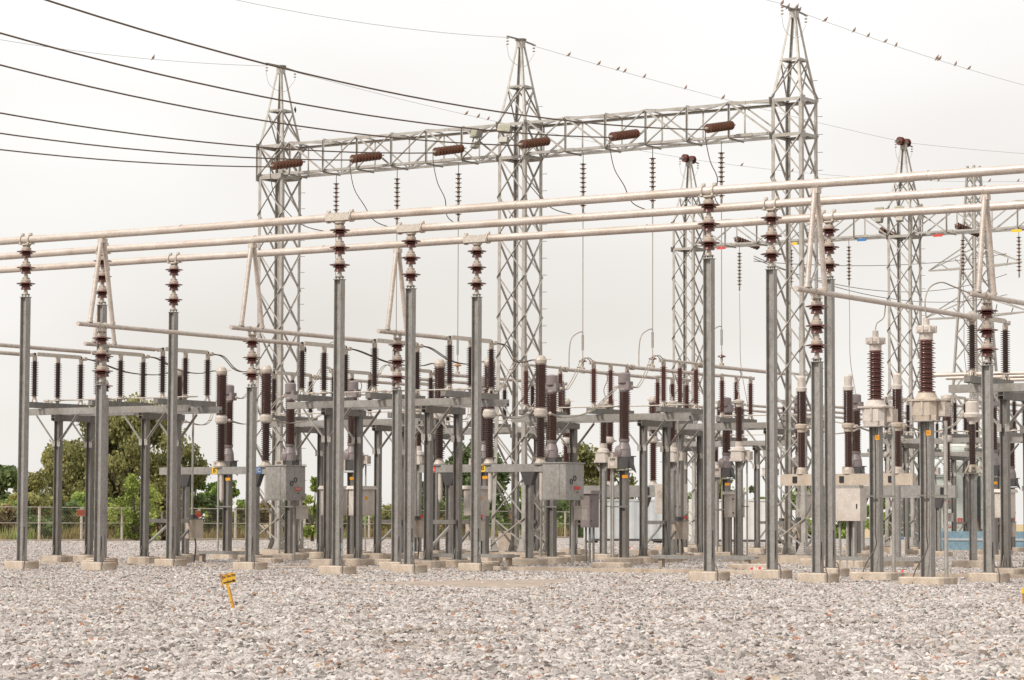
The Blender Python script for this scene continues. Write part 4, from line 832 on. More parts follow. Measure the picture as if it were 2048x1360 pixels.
# earth wires and doves
def ewire(a, c_, sag, label):
    a = W(*a); c_ = W(*c_); pts = [a.lerp(c_, i/40) - Vector((0, 0, 4*sag*(i/40)*(1-i/40))) for i in range(41)]
    wire(pts, .006, EWIRE, 'earth_wire', label, 'wire', 'thin earth wires', 5); return a, c_, sag
EW = {}
EW['a'] = ewire((-8.82, 21.8, 15.36), (-8.82, 47.5, 16.0), .22, 'thin earth wire with doves from the large tower peak to the right edge')
EW['b'] = ewire((-17.85, 21.8, 15.3), (-17.5, 46.7, 15.42), .12, 'thin earth wire with doves from the middle tower peak to the far right tower')
EW['c'] = ewire((-26.8, 21.8, 15.3), (-26.68, 46.7, 15.42), .18, 'thin earth wire from the left tower peak to the far left tower')
EW['d'] = ewire((-26.8, 20.2, 15.28), (-26.8, -14, 15.5), 1.15, 'thin earth wire with one dove from the left tower peak to the left edge')
EW['e'] = ewire((-17.85, 20.2, 15.33), (-17.85, -14, 15.5), 1.1, 'thin earth wire from the middle tower peak to the top edge')
EW['f'] = ewire((-8.82, 20.2, 15.42), (-8.82, -14, 15.7), .5, 'thin earth wire from the large tower peak to the top edge')
EW['g'] = ewire((-17.4, 47.3, 15.42), (-11.5, 58, 15.6), .12, 'thin earth wire from the far right tower peak to the right edge')
EW['h'] = ewire((-26.6, 47.3, 15.42), (-17.0, 62.4, 15.6), .35, 'thin earth wire with a row of doves right of the far left tower')
def bird():
    b = MB()
    prof = [(-.15, 0.008), (-.1, .018), (-.05, .042), (0, .06), (.05, .06), (.085, .042), (.105, .024), (.125, .026), (.145, .022), (.16, .008), (.178, .002)]
    zs_ = [.0, .012, .03, .05, .075, .1, .118, .13, .136, .134, .13]
    b.tube([(0, y, z-.0) for (y, r), z in zip(prof, zs_)], [r for y, r in prof], DOVE, 10)
    b.tube([(.012, .02, .02), (.012, .02, -.01)], .004, RUST, 5); b.tube([(-.012, .02, .02), (-.012, .02, -.01)], .004, RUST, 5)
    return b.build('dove')
bd = bird(); bfirst = [True]
def put_bird(loc, rz, label, group, tilt=.35, sc=.62):
    global bd
    o = bd if bfirst[0] else bd.copy()
    if not bfirst[0]: C.objects.link(o)
    bfirst[0] = False; o.location = loc; o.rotation_euler = (tilt, 0, rz); o.scale = (sc, sc, sc); tag(o, label, 'dove', group)
def on_wire(key, vs_, what):
    a, c_, sag = EW[key]; i0 = 0
    for i, t_ in enumerate(vs_):
        p = a.lerp(c_, t_) - Vector((0, 0, 4*sag*t_*(1-t_) - .018)); o_ = ('first', 'second', 'third', 'fourth', 'fifth', 'sixth', 'seventh', 'eighth', 'ninth', 'tenth')[i]
        put_bird(p, -PI/2 + rnd.uniform(-.5, .5), o_ + ' dove from the left on ' + what, 'doves on the earth wires', rnd.uniform(.2, .7), rnd.uniform(.52, .66))
on_wire('a', (.045, .118, .155, .2, .23, .345, .352, .4, .44), 'the earth wire right of the large tower peak')
on_wire('b', (.075, .145, .19, .207, .255, .36, .46), 'the earth wire right of the middle tower peak')
on_wire('c', (.385, .415, .44), 'the earth wire just left of the middle tower')
on_wire('d', (.155,), 'the earth wire at upper left, the only one there')
on_wire('h', (.12, .25, .3, .62, .64, .78, .86), 'the earth wire behind the far left tower')
on_wire('g', (.5,), 'the earth wire at the right edge, alone')
for u, v, z, l_ in ((-8.95, 20.9, 15.42, 'dove sitting on the left rim of the large tower peak'), (-8.75, 21.05, 15.42, 'dove standing on top of the large tower peak'), (-8.82, 21.35, 15.39, 'dove on the right bracket of the large tower peak'), (-8.82, 20.3, 15.42, 'dove on the wire touching the left of the large tower peak'), (6.7, 2.61, 7.65, 'large dove on the middle busbar tube at the right edge')):
    put_bird(W(u, v, z), rnd.uniform(-2, -1), l_, 'doves on steel', .5)
for u, v, z, l_ in ((-26.52, 21.35, 14.0, 'dark bird clinging to the left tower below its peak'), (-26.15, 21.5, 6.45, 'dark bird on a step bolt low on the left tower')):
    o = bd.copy(); o.data = bd.data.copy(); o.data.materials[0] = DOVED; C.objects.link(o); o.location = W(u, v, z); o.rotation_euler = (1.0, 0, 2.0); tag(o, l_, 'bird', 'dark birds')

# ------------------------------------------------------------------ floodlights, phase plates
def floodlight():
    t = thing('floodlight', '', 'floodlight'); b = MB()
    v = [(-.2, -.14, -.13), (.2, -.14, -.13), (.2, -.14, .13), (-.2, -.14, .13), (-.12, .1, -.08), (.12, .1, -.08), (.12, .1, .1), (-.12, .1, .1)]
    b.add(v, [(3,2,1,0),(4,5,6,7),(0,1,5,4),(1,2,6,5),(2,3,7,6),(3,0,4,7)], LAMPH); b.build('housing', t)
    b = MB(); b.box(-.17, .17, -.15, -.142, -.1, .1, GLASS); b.build('lens', t)
    b = MB(); b.box(-.2, .2, -.02, .02, -.26, -.24, GALVD); b.box(-.215, -.2, -.02, .02, -.26, .02, GALVD); b.box(.2, .215, -.02, .02, -.26, .02, GALVD); b.box(-.13, .13, -.07, .1, -.42, -.26, LAMPH); b.build('bracket', t); return t
FL = floodlight()
for i, (u, v, z, rz, l_) in enumerate(((-18.9, 20.3, 12.55, -.5, 'floodlight just left of the middle near tower'), (-17.85, 20.2, 12.6, .1, 'floodlight on the front of the middle near tower'), (-18.1, 46.3, 12.75, -.2, 'leftmost floodlight on the far right tower'), (-17.3, 46.3, 12.75, .2, 'middle floodlight facing forward on the far right tower'), (-16.6, 46.4, 12.8, 2.2, 'rightmost floodlight turned away on the far right tower'))):
    o = FL if i == 0 else dup(FL, u, v, z); o.location = W(u, v, z); o.rotation_euler = (-.3, 0, -YAW+rz); tag(o, l_, 'floodlight', 'floodlights')
for u, m, nm, c_ in ((-25.0, RED, 'red', 'left of the tall ring-clamp post'), (-21.9, YEL, 'yellow', 'seen through the large tower'), (-19.0, BLUE, 'blue', 'left of the far right tower'), (-15.9, RED, 'bright red', 'right of the far right tower'), (-12.8, YEL, 'orange-yellow', 'at the right edge')):
    b = MB(); b.box(-.19, .19, -.006, .006, -.1, 0, m); b.box(-.15, -.13, -.01, .01, 0, .08, GALVD); b.box(.13, .15, -.01, .01, 0, .08, GALVD); o = b.build('phase_plate'); place(o, u, 46.55, 11.82); tag(o, nm + ' plate hanging below the far girder ' + c_, 'plate', 'hanging colour plates')

# ------------------------------------------------------------------ marshalling boxes on the ground
def mbox(name, w_, d_, z0, z1, m, roof=True, legs=2, hinge=True):
    t = thing(name, '', 'control box'); b = MB(); b.box(-w_/2, w_/2, -d_/2, d_/2, z0, z1, m); b.box(-w_/2+.02, w_/2-.02, -d_/2-.008, -d_/2, z0+.02, z1-.02, m)
    if hinge:
        for z in (z0+.2*(z1-z0), z0+.8*(z1-z0)): b.box(w_/2, w_/2+.04, -d_/2, -d_/2+.05, z-.02, z+.02, DARKG)
    b.box(w_/2, w_/2+.008, -d_/2+.03, d_/2-.03, z0+.03, z1-.03, m); b.build('cabinet', t)
    if w_ < .29: b = MB(); b.box(w_/2+.008, w_/2+.012, -.06, .06, z1-.28, z1-.19, ORNG); b.build('sticker', t)
    if roof: b = MB(); b.prism([(-w_/2-.06, -d_/2-.06), (w_/2+.06, -d_/2-.06), (w_/2+.06, d_/2+.06), (-w_/2-.06, d_/2+.06)], z1, z1+.09, m, .9); b.build('roof', t)
    b = MB()
    for x in ([-.12, 0, .12][:legs] if legs < 4 else [0]): b.tube([(x, 0, 0), (x, 0, z0)], .03, GALVD, 8)
    if legs == 4: b.hsec((0, .1, 0), (0, .1, z0), .12, .12, GALVD, (0, 1, 0))
    b.build('stand', t); return t
mm = [((-17.8, 14.6), 'control_box', .42, .5, 1.3, 2.05, MAUV, 'pale box with sloping roof left of the tall post right of the marker'),]
MBX = mbox('control_box', .28, .8, 1.3, 2.0, WHT, True, 2); MB2 = mbox('control_box', .3, .45, 1.0, 1.9, MAUV, True, 3)
bx = [(-18.57, 12.9, MBX, 'white box with sloping roof left of the tall post right of the yellow marker'), (-17.86, 13.2, MBX, 'white box with sloping roof and orange sticker behind a steel column'), (-14.62, 13.9, MBX, 'white box with sloping roof behind the lowest-tube centre post'),
      (-12.64, 16.4, MB2, 'dark brownish-grey box right of the central galvanised cabinet'), (-14.48, 28.0, MBX, 'pale box right of the tall ring-clamp post, before the container'), (-12.53, 29, MBX, 'small pale box seen through the feet of the large tower'), (-4.15, 24.5, MBX, 'narrow pale box low between the posts at far right')]
seen = set()
for u, v, pr, l_ in bx:
    if id(pr) not in seen: place(pr, u, v); tag(pr, l_, 'control box', 'small control boxes'); seen.add(id(pr))
    else: dup(pr, u, v, 0, l_, 'control boxes')

# low cable trays in front of the breakers, trench kerbs
def low_tray(u0, u1, v, label):
    b = MB(); b.bar((u0, 0, .3), (u1, 0, .3), .25, .05, GALV); b.bar((u0, -.13, .3), (u1, -.13, .3), .01, .09, GALV); b.box(u0+.1, u0+.2, -.08, .08, 0, .28, CONC); b.box(u1-.3, u1-.2, -.08, .08, 0, .28, CONC)
    o = b.build('cable_tray'); place(o, 0, v); tag(o, label, 'cable tray', 'low cable trays')
low_tray(-21.6, -19.6, 10.9, 'low steel cable tray at the foot of the left breaker')
low_tray(-14.0, -11.4, 10.9, 'low steel cable tray at the foot of the central breaker')
low_tray(-8.4, -5.6, 12.6, 'low steel cable tray left of the large tower feet')
low_tray(-4.2, -1.5, 13.4, 'low steel cable tray right of the large tower feet')
def kerb(u0, u1, v0, v1, h, label):
    b = MB(); b.box(u0, u1, 0, v1-v0, -.05, h, CONC); o = b.build('trench_kerb'); place(o, 0, v0); tag(o, label, 'kerb', 'low concrete kerbs')
kerb(-24.5, -11, 6.0, 6.18, .07, 'long low concrete kerb in front of the left and central stands')
kerb(-9.5, -1.5, 6.0, 6.2, .13, 'low concrete kerb left of the striped bag')
kerb(1, 9, 6.0, 6.2, .12, 'low concrete kerb behind the right-hand big transformers')
for i in range(6):
    u = -23.2+i*3.6; b = MB(); plinth(b, .9+.25*(i % 2), .5, .17); o = b.build('concrete_block'); place(o, u, 10.6+.5*(i % 3)); tag(o, ('first', 'second', 'third', 'fourth', 'fifth', 'sixth')[i] + ' from left of the bare concrete blocks lying between the stands', 'concrete block', 'bare concrete blocks')

# buried cable marker
t = thing('cable_marker', 'leaning rusty yellow marker plate with a black arrow standing in the gravel', 'sign', world=at(467, 1224))
t.rotation_euler = (0, math.radians(-14), .12); t.scale = (1.15, 1.15, 1.12)
b = MB(); b.bar((0, 0, -.06), (0, 0, .3), .036, .02, MARK); b.bar((.014, -.002, -.06), (.014, -.002, .26), .014, .022, RUST); b.build('post', t)
b = MB(); b.box(-.05, .105, -.014, -.008, .3, .415, MARK); b.box(-.057, -.03, -.0145, -.0141, .36, .43, RUST); b.box(-.06, -.045, -.013, .03, .25, .42, RUST)
b.bar((-.04, -.0175, .322), (.07, -.0175, .322), .003, .011, BLACK); b.add([(.065, -.0175, .303), (.1, -.0175, .322), (.065, -.0175, .341), (.065, -.019, .303), (.1, -.019, .322), (.065, -.019, .341)], [(0,2,1), (3,4,5)], BLACK); b.bar((.01, -.0175, .315), (.01, -.0175, .345), .003, .006, BLACK); pl = b.build('plate', t)
text_mesh('Do No Dig', .034, BLACK, 'lettering', pl, (.035, -.0165, .385), (PI/2, 0, 0), .0006)
b = MB(); b.prism(octa(.22, .16, .04), -.02, .02, CONC); b.build('footing', t)
t.location.z = .03
# second marker cut by the right edge
t = thing('cable_marker', 'rusty orange and yellow marker stub at the right edge, cut by the frame', 'sign', world=at(2052, 1216)); b = MB(); b.box(-.045, .06, -.03, .03, 0, .2, RUST); b.build('post', t); b = MB(); b.box(-.055, .08, -.04, .04, .2, .27, YEL); b.build('plate', t)
# striped plastic bags
def bag(px, py, s_, label):
    b = MB(); n = 9
    vs = []; r2 = random.Random(int(px))
    for i in range(n):
        for j in range(5): vs.append(((i/(n-1)-.5)*s_, (j/4-.5)*s_*.5, (.14*s_+.2*s_*math.sin(PI*i/(n-1))*math.sin(PI*j/4))*(r2.uniform(.6, 1.2))))
    for i in range(n-1):
        for j in range(4): b.add([vs[i*5+j], vs[(i+1)*5+j], vs[(i+1)*5+j+1], vs[i*5+j+1]], [(0, 1, 2, 3)], RED if i % 3 == 1 else WHT)
    b.add([(x, -s_*.25, -.02) for x in (-s_*.5, s_*.5)] + [(s_*.5, -s_*.25, .16*s_), (-s_*.5, -s_*.25, .16*s_)], [(0, 1, 2, 3)], WHT)
    o = b.build('plastic_bag'); o.location = at(px, py); tag(o, label, 'bag', 'striped plastic bags')
bag(1516, 1146, .5, 'crumpled red and white striped plastic at the foot of the post before the large tower')
bag(1803, 1150, .32, 'small red and white striped plastic scrap between the two big transformers')
bag(1258, 1102, .5, 'distant red and white scrap in front of the corrugated container')
# concrete trench cover in the foreground gravel
def slab_poly(pts, name, label):
    b = MB(); P = [at(*p) for p in pts]; n = len(P); v = [(p.x, p.y, -.01) for p in P] + [(p.x, p.y, .032) for p in P]
    b.add(v, [tuple(range(n, 2*n))] + [(i, (i+1) % n, n+(i+1) % n, n+i) for i in range(n)], SLABM); return b.build(name)
o = slab_poly(SLAB[::-1], 'path', ''); o['kind'] = 'structure'

# ------------------------------------------------------------------ fence
def fence():
    t = thing('chain_link_fence', 'long chain-link fence on pale posts behind the gravel yard', 'fence', -73.9, 0, 0); v0, v1 = 48.0, 118.0
    b = MB(); v = v0
    k = 0
    while v <= v1:
        b = MB(); b.box(-.05, .05, v-.05, v+.05, 0, 1.83, ALUP); b.build('fence_post', t); v += 3.3
    for z in (.08, .96, 1.8):
        b = MB(); b.tube([(0, v0, z), (0, v1, z)], .024, ALUP, 6); b.build('rail', t)
    b = MB(); H = 1.7; s_ = .2; n = int((v1-v0)/s_)
    for i in range(n):
        a = v0+i*s_
        for q in (1, -1):
            p0 = (.004*q, a, .08 if q > 0 else 1.78); p1 = (.004*q, min(a+H, v1), 1.78 if q > 0 else .08); b.bar(p0, p1, .004, .004, GALVD, (1, 0, 0))
    b.build('mesh', t)
    b = MB(); b.box(-.15, .15, v0, v1, -.05, .05, CONC); b.build('kerb', t)
    return t
fence()
for v, s_, l_ in ((64.6, 1.15, 'red-brown rectangular board on the fence left of a steel column'), (74.2, .45, 'small red plate on the fence above the motor box'), (107.0, .45, 'small red plate on the fence seen through the middle tower')):
    b = MB(); b.box(-.01, .01, -s_/2, s_/2, 0, .32, BRICKR); b.box(-.012, .012, -s_/2-.02, s_/2+.02, -.02, 0, ALUP); b.box(-.012, .012, -s_/2-.02, s_/2+.02, .32, .34, ALUP); o = b.build('fence_sign'); place(o, -73.82, v, 1.35); tag(o, l_, 'sign', 'fence signs')

# ------------------------------------------------------------------ trees and bushes
def leaf_cloud(centers, radii, n, size, droop, mats, seed, name, parent, weights=(.35, .4, .25)):
    r = np.random.default_rng(seed); k = len(centers); centers = np.array(centers); radii = np.array(radii)
    wt = radii.prod(axis=1)**(2/3); wt = wt/wt.sum(); idx = r.choice(k, n, p=wt)
    d_ = r.normal(size=(n, 3)); d_ /= np.linalg.norm(d_, axis=1)[:, None]; rad = r.random(n)**(1/2.2)
    P = centers[idx] + d_*rad[:, None]*radii[idx]
    P[:, 2] = np.maximum(P[:, 2], .05)
    a = r.normal(size=(n, 3)); a[:, 2] = a[:, 2]*(1+droop) - droop*1.2; a /= np.linalg.norm(a, axis=1)[:, None]
    b_ = r.normal(size=(n, 3)); b_ -= (b_*a).sum(1)[:, None]*a; b_ /= np.linalg.norm(b_, axis=1)[:, None]
    s_ = size*r.uniform(.6, 1.4, n)[:, None]; wd = s_*(.5 if not droop else .32)
    V = np.stack([P - b_*wd*.2, P + a*s_*.5 - b_*wd, P + a*s_, P + a*s_*.5 + b_*wd], 1).reshape(-1, 3)
    me = bpy.data.meshes.new(name); me.vertices.add(4*n); me.vertices.foreach_set('co', V.astype(np.float32).ravel())
    me.loops.add(4*n); me.loops.foreach_set('vertex_index', np.arange(4*n, dtype=np.int32)); me.polygons.add(n); me.polygons.foreach_set('loop_start', np.arange(0, 4*n, 4, dtype=np.int32))
    for m in mats: me.materials.append(m)
    clump = r.choice(3, k, p=weights); mi = np.where(r.random(n) < .6, clump[idx], r.choice(3, n, p=weights)).astype(np.int32)
    me.polygons.foreach_set('material_index', mi); me.update(calc_edges=True)
    o = bpy.data.objects.new(name, me); C.objects.link(o); o.parent = parent; return o
def tree(px, Z, width, height, mats, label, n=9000, size=.2, droop=0, trunk_h=.3, seed=1, cat='tree', name='tree', group=None, blobs=26, low=.12, lean=0, br=(.06, .14)):
    x = (px-1024)/5420*Z; t = thing(name, label, cat, world=(x, Z, 0), group=group); r = random.Random(seed)
    cen, rad = [], []
    for i in range(blobs):
        a = r.uniform(0, 2*PI); hh = r.random(); zz = height*(low + (1-low)*hh*.93); env = math.sin(PI*min(1, max(.08, .18+.80*hh)))**.6
        rr = width/2*env*r.random()**.5*.97; s_ = width*r.uniform(*br)
        cen.append((rr*math.cos(a)+lean*hh, rr*math.sin(a), zz)); rad.append((s_*1.15, s_*1.15, s_*(.8 if not droop else 1.15)))
    b = MB(); th = height*trunk_h; tr = max(.05, height*.022)
    b.tube([(0, 0, -.1), (.05*width*.1, 0, th*.5), (lean*.2, 0, th)], [tr*1.3, tr, tr*.85], BARK, 8)
    for c_ in cen[::2]:
        m_ = (c_[0]*.45, c_[1]*.45, th+(c_[2]-th)*.5); b.tube([(lean*.2, 0, th*.95), m_, c_], [tr*.6, tr*.35, tr*.1], BARK, 5)
    b.build('trunk', t); leaf_cloud(cen, rad, n, size, droop, mats, seed, 'crown', t); return t
FG = 'trees beyond the fence'
tree(250, 165, 10.4, 8.5, OLIVE, 'largest drooping olive-green tree behind the left switch stand', 60000, .21, 1.0, .22, 3, group=FG, blobs=170, low=.08, br=(.035, .085))
tree(128, 168, 5.2, 6.0, OLIVE, 'smaller drooping olive tree at the left shoulder of the largest one', 18000, .2, 1.0, .2, 4, group=FG, blobs=60, br=(.05, .11))
tree(8, 205, 6.5, 5.0, DEEP, 'dark green round tree at the far left edge', 9000, .28, 0, .3, 5, group=FG, blobs=24)
tree(70, 180, 3.8, 3.4, OLIVE, 'sparse dull bush-like tree between the left edge and the large tree', 3500, .24, .2, .2, 6, group=FG, blobs=14)
tree(275, 150, 3.2, 3.7, LIME, 'bright yellow-green shrub in front of the largest tree', 5200, .15, -.5, .15, 7, 'shrub', 'shrub', 'shrubs along the fence', 40, .02, br=(.05, .12))
tree(392, 190, 5.4, 4.9, GREEN, 'green tree right of the largest one, behind the long drive pipe', 12000, .2, 0, .2, 8, group=FG, blobs=22, low=.05)
tree(462, 188, 4.2, 4.0, GREEN, 'green tree behind the left breaker leg', 8000, .2, 0, .2, 9, group=FG, blobs=18, low=.05)
tree(355, 158, 2.4, 2.6, OLIVE, 'dry brownish bush behind the fence near the drive pipe', 2500, .18, 0, .15, 10, 'bush', 'bush', 'bushes along the fence', 14, .02)
tree(592, 176, 2.2, 2.8, DEEP, 'dull bush behind the left cabinet', 2200, .2, 0, .2, 11, 'bush', 'bush', 'bushes along the fence', 12, .02)
tree(627, 150, 1.7, 3.7, LIME, 'upright feathery bright bush right of the left cabinet', 2200, .2, -.6, .2, 12, 'bush', 'bush', 'bushes along the fence', 12, .1)
tree(735, 170, 3.0, 3.0, GREEN, 'thin sparse bush between two centre columns', 1300, .2, 0, .3, 13, 'bush', 'bush', 'bushes along the fence', 12, .3)
tree(835, 178, 3.0, 4.6, DEEP, 'narrow dark tree behind the central stand', 4200, .24, .2, .25, 14, group=FG, blobs=18)
tree(955, 190, 6.6, 6.6, DEEP, 'tree left of the middle tower, behind the yellow B plate', 13000, .27, .2, .2, 15, group=FG, blobs=40, low=.06)
tree(1172, 195, 7.4, 6.8, OLIVE, 'olive tree behind the central galvanised cabinet', 15000, .27, .3, .2, 16, group=FG, blobs=44, low=.05)
tree(1085, 198, 4.5, 4.6, GREEN, 'bright green tree seen through the middle tower feet', 6000, .25, 0, .2, 17, group=FG, blobs=22, low=.03)
tree(1395, 200, 3.0, 3.6, GREEN, 'small green tree behind the ring-clamp post', 2600, .25, 0, .25, 18, group=FG, blobs=14)
tree(1445, 190, 4.4, 4.4, OLIVE, 'loose yellowish tree behind the containers', 4200, .24, .1, .3, 19, group=FG, blobs=22)
tree(1515, 186, 3.4, 3.6, DEEP, 'thin dark bush left of the large tower', 2600, .22, 0, .25, 20, group=FG, blobs=16)
tree(1600, 190, 4.0, 4.2, GREEN, 'bright tree seen through the large tower', 5600, .25, 0, .2, 21, group=FG, blobs=22, low=.03)
tree(1680, 192, 4.5, 4.4, GREEN, 'bright tree behind the white control cabinet', 6000, .25, 0, .2, 22, group=FG, blobs=22, low=.03)
tree(1795, 175, 3.6, 3.7, GREEN, 'fresh green tree between the two big transformers', 6000, .24, 0, .2, 23, group=FG, blobs=24, low=.03)
# low scrub along the outside of the fence
k = 0
for px, Z, wd, ht, m in ((20, 150, 2.6, 1.3, DRY), (60, 146, 1.8, 1.2, DEEP), (95, 154, 2.5, 1.9, OLIVE), (150, 149, 2.4, 1.4, DEEP), (205, 155, 2.6, 1.5, OLIVE), (318, 152, 1.9, 1.6, DRY), (352, 156, 2.0, 1.2, DRY), (420, 165, 3.0, 1.9, DEEP), (480, 168, 2.6, 1.7, OLIVE), (540, 170, 2.4, 1.4, DRY), (700, 176, 3, 1.3, OLIVE), (860, 180, 3.4, 1.5, DRY), (930, 184, 3, 1.9, GREEN), (1010, 188, 3, 1.4, GREEN), (1120, 192, 4, 1.7, DEEP), (1340, 194, 3.4, 2.0, OLIVE), (40, 162, 3.4, 1.9, GREEN), (115, 166, 3.2, 2.0, LIME), (175, 160, 3, 1.8, GREEN), (232, 161, 2.6, 1.6, OLIVE), (335, 166, 2.6, 1.9, GREEN), (440, 172, 3, 1.8, LIME), (508, 176, 3, 1.7, GREEN), (572, 178, 2.6, 1.6, OLIVE), (665, 180, 3, 1.3, GREEN), (770, 184, 3, 1.3, OLIVE), (880, 186, 3, 1.8, GREEN), (1060, 192, 3.4, 1.7, GREEN), (1160, 196, 3, 1.6, GREEN)):
    k += 1
    tree(px, Z, wd*1.7, ht*1.45, m, ('dry straw-coloured' if m is DRY else 'dark' if m is DEEP else 'olive' if m is OLIVE else 'yellow-green' if m is LIME else 'bright green') + ' low scrub bush outside the fence, number %d counting bushes from the left edge' % k, 3200, .17, 0, .15, 40+k, 'bush', 'bush', 'low scrub outside the fence', 12, .0)
# grass (stuff)
def grass():
    r = np.random.default_rng(3); n = 26000; uu = -74.3 - 14*r.random(n)**1.5; vv = 46 + 78*r.random(n)
    P = np.array([W(a, c_)[:] for a, c_ in zip(uu, vv)]); h_ = r.uniform(.15, .75, n)*(.6+.8*np.sin(vv*.7)**2); wd = .05
    ang = r.uniform(0, 2*PI, n); dx = np.stack([np.cos(ang)*wd, np.sin(ang)*wd, np.zeros(n)], 1); tip = np.stack([r.normal(0, .12, n), r.normal(0, .12, n), h_], 1)
    V = np.stack([P-dx, P+dx, P+tip], 1).reshape(-1, 3); me = bpy.data.meshes.new('grass'); me.vertices.add(3*n); me.vertices.foreach_set('co', V.astype(np.float32).ravel())
    me.loops.add(3*n); me.loops.foreach_set('vertex_index', np.arange(3*n, dtype=np.int32)); me.polygons.add(n); me.polygons.foreach_set('loop_start', np.arange(0, 3*n, 3, dtype=np.int32))
    for m in (DRY[1], DRY[2], OLIVE[2], GREEN[1]): me.materials.append(m)
    patch = (np.sin(vv*.45)+np.sin(uu*.9+vv*.2) > 1.2); mi = np.where(patch, r.choice(4, n, p=(.1, .1, .4, .4)), r.choice(4, n, p=(.35, .55, .08, .02))).astype(np.int32)
    me.polygons.foreach_set('material_index', mi); me.update(calc_edges=True); o = bpy.data.objects.new('grass', me); C.objects.link(o); tag(o, 'dry and green grass growing outside the fence', 'grass', None, 'stuff')
grass()

# ------------------------------------------------------------------ containers, far transformer, far mast
def container(px, Z, ln, ang, m, label):
    t = thing('shipping_container', label, 'container', world=((px-1024)/5420*Z, Z, 0), group='containers'); t.rotation_euler = (0, 0, ang); b = MB(); H = 2.3; Wd = 2.2
    n = int(ln/.14); pts = [(-ln/2 + ln*i/n, -Wd/2 + (.03 if (i//2) % 2 else 0)) for i in range(n+1)]
    v = [(x, y, .2) for x, y in pts] + [(x, y, H) for x, y in pts]; b.add(v, [(i, i+1, n+2+i, n+1+i) for i in range(n)], m)
    b.box(-ln/2, ln/2, -Wd/2+.04, Wd/2, .2, H, m); b.build('body', t)
    b = MB()
    for x in (-ln/2, ln/2): b.box(x-.08, x+.08, -Wd/2-.03, -Wd/2+.1, .1, H+.03, m)
    b.box(-ln/2, ln/2, -Wd/2-.02, -Wd/2+.06, H-.06, H+.03, m); b.box(-ln/2, ln/2, -Wd/2-.02, -Wd/2+.06, .12, .24, DARKG); b.build('frame', t)
    b = MB()
    for y in (-.7, -.2, .25, .7): b.tube([(ln/2+.1, y, .3), (ln/2+.1, y, H-.1)], .02, CAPM, 6)
    b.build('door_bars', t)
    b = MB()
    for x in (-ln/2+.3, ln/2-.3): b.box(x-.15, x+.15, -1, 1, 0, .13, BLACK)
    b.build('feet', t)
container(1252, 145, 4.2, .12, CONT1, 'light blue corrugated container behind the central columns')
container(1478, 142, 5.0, -.1, CONT2, 'whitish container left of the large tower feet')
t = thing('power_transformer', 'pale greenish power transformer with a tall flat radiator at far right', 'transformer', world=(18.6, 116, 0)); t.rotation_euler = (0, 0, -.25)
b = MB(); b.box(-1.4, 1.9, -.6, 1.6, .5, 3.1, TRANS); b.box(-1.5, 2.0, -.7, 1.7, 3.1, 3.2, TRANS); b.build('tank', t)
b = MB(); b.box(.05, .78, -1.1, -.6, .75, 3.75, TRANS); b.box(.78, .84, -1.08, -.62, .8, 3.7, TRGRN)
for i in range(6): b.box(1.1+i*.22, 1.16+i*.22, -1.3, -.6, .9, 3.4, TRANS)
b.build('radiator', t)
b = MB(); b.tube([(-.75, -.75, .3), (-.75, -.75, 3.1)], .12, WHT, 10); b.tube([(-.75, -.75, 3.0), (-.4, -.6, 3.6), (.1, -.2, 4.2)], .09, TRANS, 10); b.build('oil_pipe', t)
b = MB(); b.lathe([(.45, 1.0), (.45, 2.5), (.3, 2.6)], TRGRN, 16, (-1.5, -.9, 0)); b.box(-1.9, -1.1, -1.3, -.6, .3, 1.0, TRGRN); b.build('green_drum', t)
b = MB(); b.tube([(-1.2, .5, 4.3), (1.8, .5, 4.3)], .42, TRANS, 16); b.box(-.9, -.8, .4, .6, 3.2, 4.0, TRANS); b.box(1.3, 1.4, .4, .6, 3.2, 4.0, TRANS); b.build('conservator', t)
for x in (-.9, .2, 1.3):
    b = MB(); b.sheds(3.2, 4.5, .1, .16, 16, PORC, 12, c=(x, 1.2, 0)); b.lathe([(.05, 4.5), (.05, 4.7)], CAPM, 8, (x, 1.2, 0)); b.build('bushing', t)
b = MB(); b.box(.1, .6, -1.115, -1.105, .95, 1.02, WHT); pl = b.build('warning_labels', t)
text_mesh('EGAT', .2, RED, 'lettering', pl, (.28, -1.118, 1.0), (PI/2, 0, 0)); b = MB(); b.box(.55, .75, -1.115, -1.105, 1.15, 1.35, RED); pl = b.build('warning_labels', t); text_mesh('A', .17, WHT, 'lettering', pl, (.65, -1.118, 1.25), (PI/2, 0, 0))
# blue netting round the transformer bay
t = thing('net_fence', 'low blue netting and blue wall round the distant transformer', 'fence', world=(20.5, 107, 0)); t.rotation_euler = (0, 0, -.08)
b = MB(); b.box(-4.6, 4.2, 0, .02, .05, .82, TEALN); b.build('netting', t)
b = MB(); b.box(-4.6, 4.2, -.03, .05, .46, .54, CONT1)
for i in range(9): b.box(-4.6+i*1.1, -4.56+i*1.1, -.03, .03, 0, .95, TEALN)
b.build('rail', t); b = MB(); b.box(-4.7, 4.3, -.2, .1, -.05, .08, CONC); b.build('kerb', t)
b = MB(); b.box(-.25, .25, -.2, .2, 0, .66, WHT); b.box(-.22, .22, -.21, -.2, .58, .65, BLUE); o = b.build('equipment_box'); o.location = at(1797, 1112); o.rotation_euler = (0, 0, -.3); tag(o, 'pale squat box with a blue top near the feet of the far right tower', 'box')
o2 = MB(); o2.box(-.4, .4, -.2, .2, 0, .75, CREAM); o2.box(-.42, .42, -.22, .22, .75, .78, CREAM); o = o2.build('equipment_box'); o.location = at(1018, 1104); tag(o, 'plain pale grey box standing behind the middle tower foot', 'box')
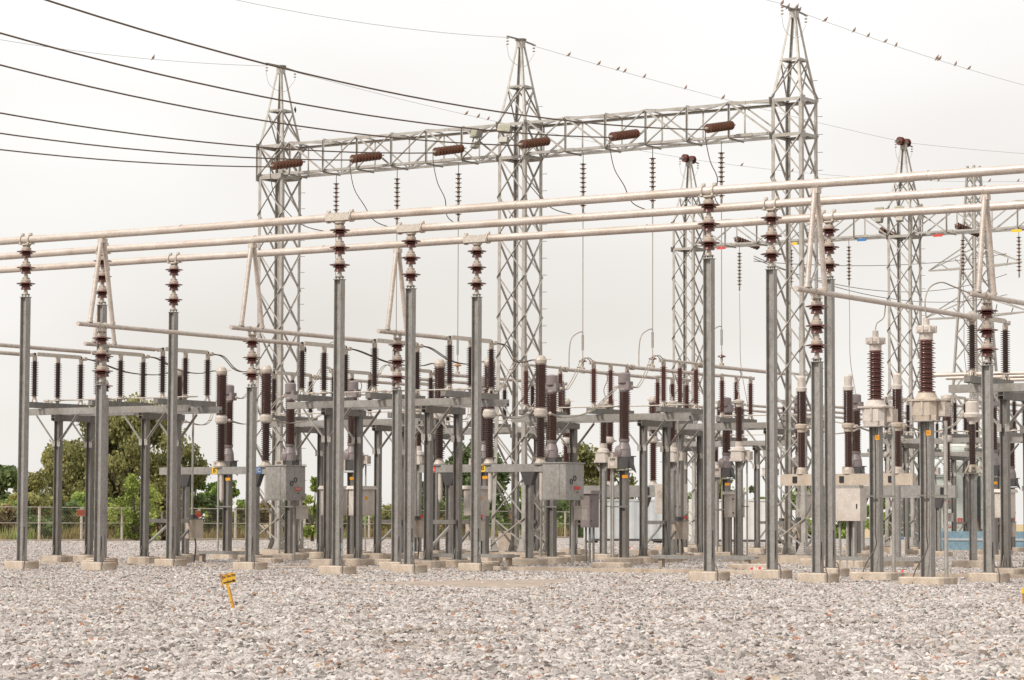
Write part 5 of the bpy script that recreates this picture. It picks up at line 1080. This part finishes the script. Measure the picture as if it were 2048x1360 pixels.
def mast(x, Y, H, hb, label, arms):
    t = thing('line_pylon', label, 'pylon', world=(x, Y, 0)); t.rotation_euler = (0, 0, -.9); cs = [(-1, -1), (1, -1), (1, 1), (-1, 1)]; h = lambda z: hb*(1-z/H*.82)
    for sx, sy in cs: b = MB(); b.bar((sx*h(0), sy*h(0), 0), (sx*h(H), sy*h(H), H), .1, .1, LATT); b.build('leg', t)
    b = MB(); z = 0
    while z < H-.6:
        z1 = min(H, z + h(z)*1.9)
        for k in range(4):
            (ax, ay), (bx, by) = cs[k], cs[(k+1) % 4]
            b.bar((ax*h(z), ay*h(z), z), (bx*h(z1), by*h(z1), z1), .05, .05, LATT); b.bar((bx*h(z), by*h(z), z), (ax*h(z1), ay*h(z1), z1), .04, .04, LATT)
        z = z1
    b.build('bracing', t)
    for za, ln in arms:
        b = MB()
        for s_ in (-1, 1):
            for y in (-1, 1): b.bar((s_*h(za), y*h(za)*.9, za), (s_*ln, 0, za+.05), .06, .06, LATT); b.bar((s_*h(za+1), y*h(za+1)*.9, za+1.0), (s_*ln, 0, za+.07), .05, .05, LATT)
            for q_ in (.3, .6): b.bar((s_*ln*q_, .3, za), (s_*ln*(q_+.12), 0, za+.75*(1-q_)), .04, .04, LATT)
        b.build('cross_arm', t)
    return t
mast(22.6, 132, 18.6, 1.15, 'slender distant line pylon with cross-arms behind the last strut pair', ((13.6, 3.0), (11.2, 3.4)))
mast(62, 360, 24, 2.0, 'very distant faint pylon low behind the right-hand posts', ((20, 4.5), (16, 5.2)))
for i, (z0, z1, sag) in enumerate(((9.9, 10.6, .8), (9.0, 9.3, .9), (10.6, 11.6, .3))):
    a = W(-24.6, 48.5, 11.6-i*.1) ; c_ = Vector((24, 131, 12.2+i)); pts = [a.lerp(c_, j/24) - Vector((0, 0, 4*sag*1.2*(j/24)*(1-j/24))) for j in range(25)]
    wire(pts, .015, COND, 'line_conductor', ('lowest', 'middle', 'highest')[i] + ' of three dark wires sagging behind the large tower to the far pylon', 'wire', 'far line wires')
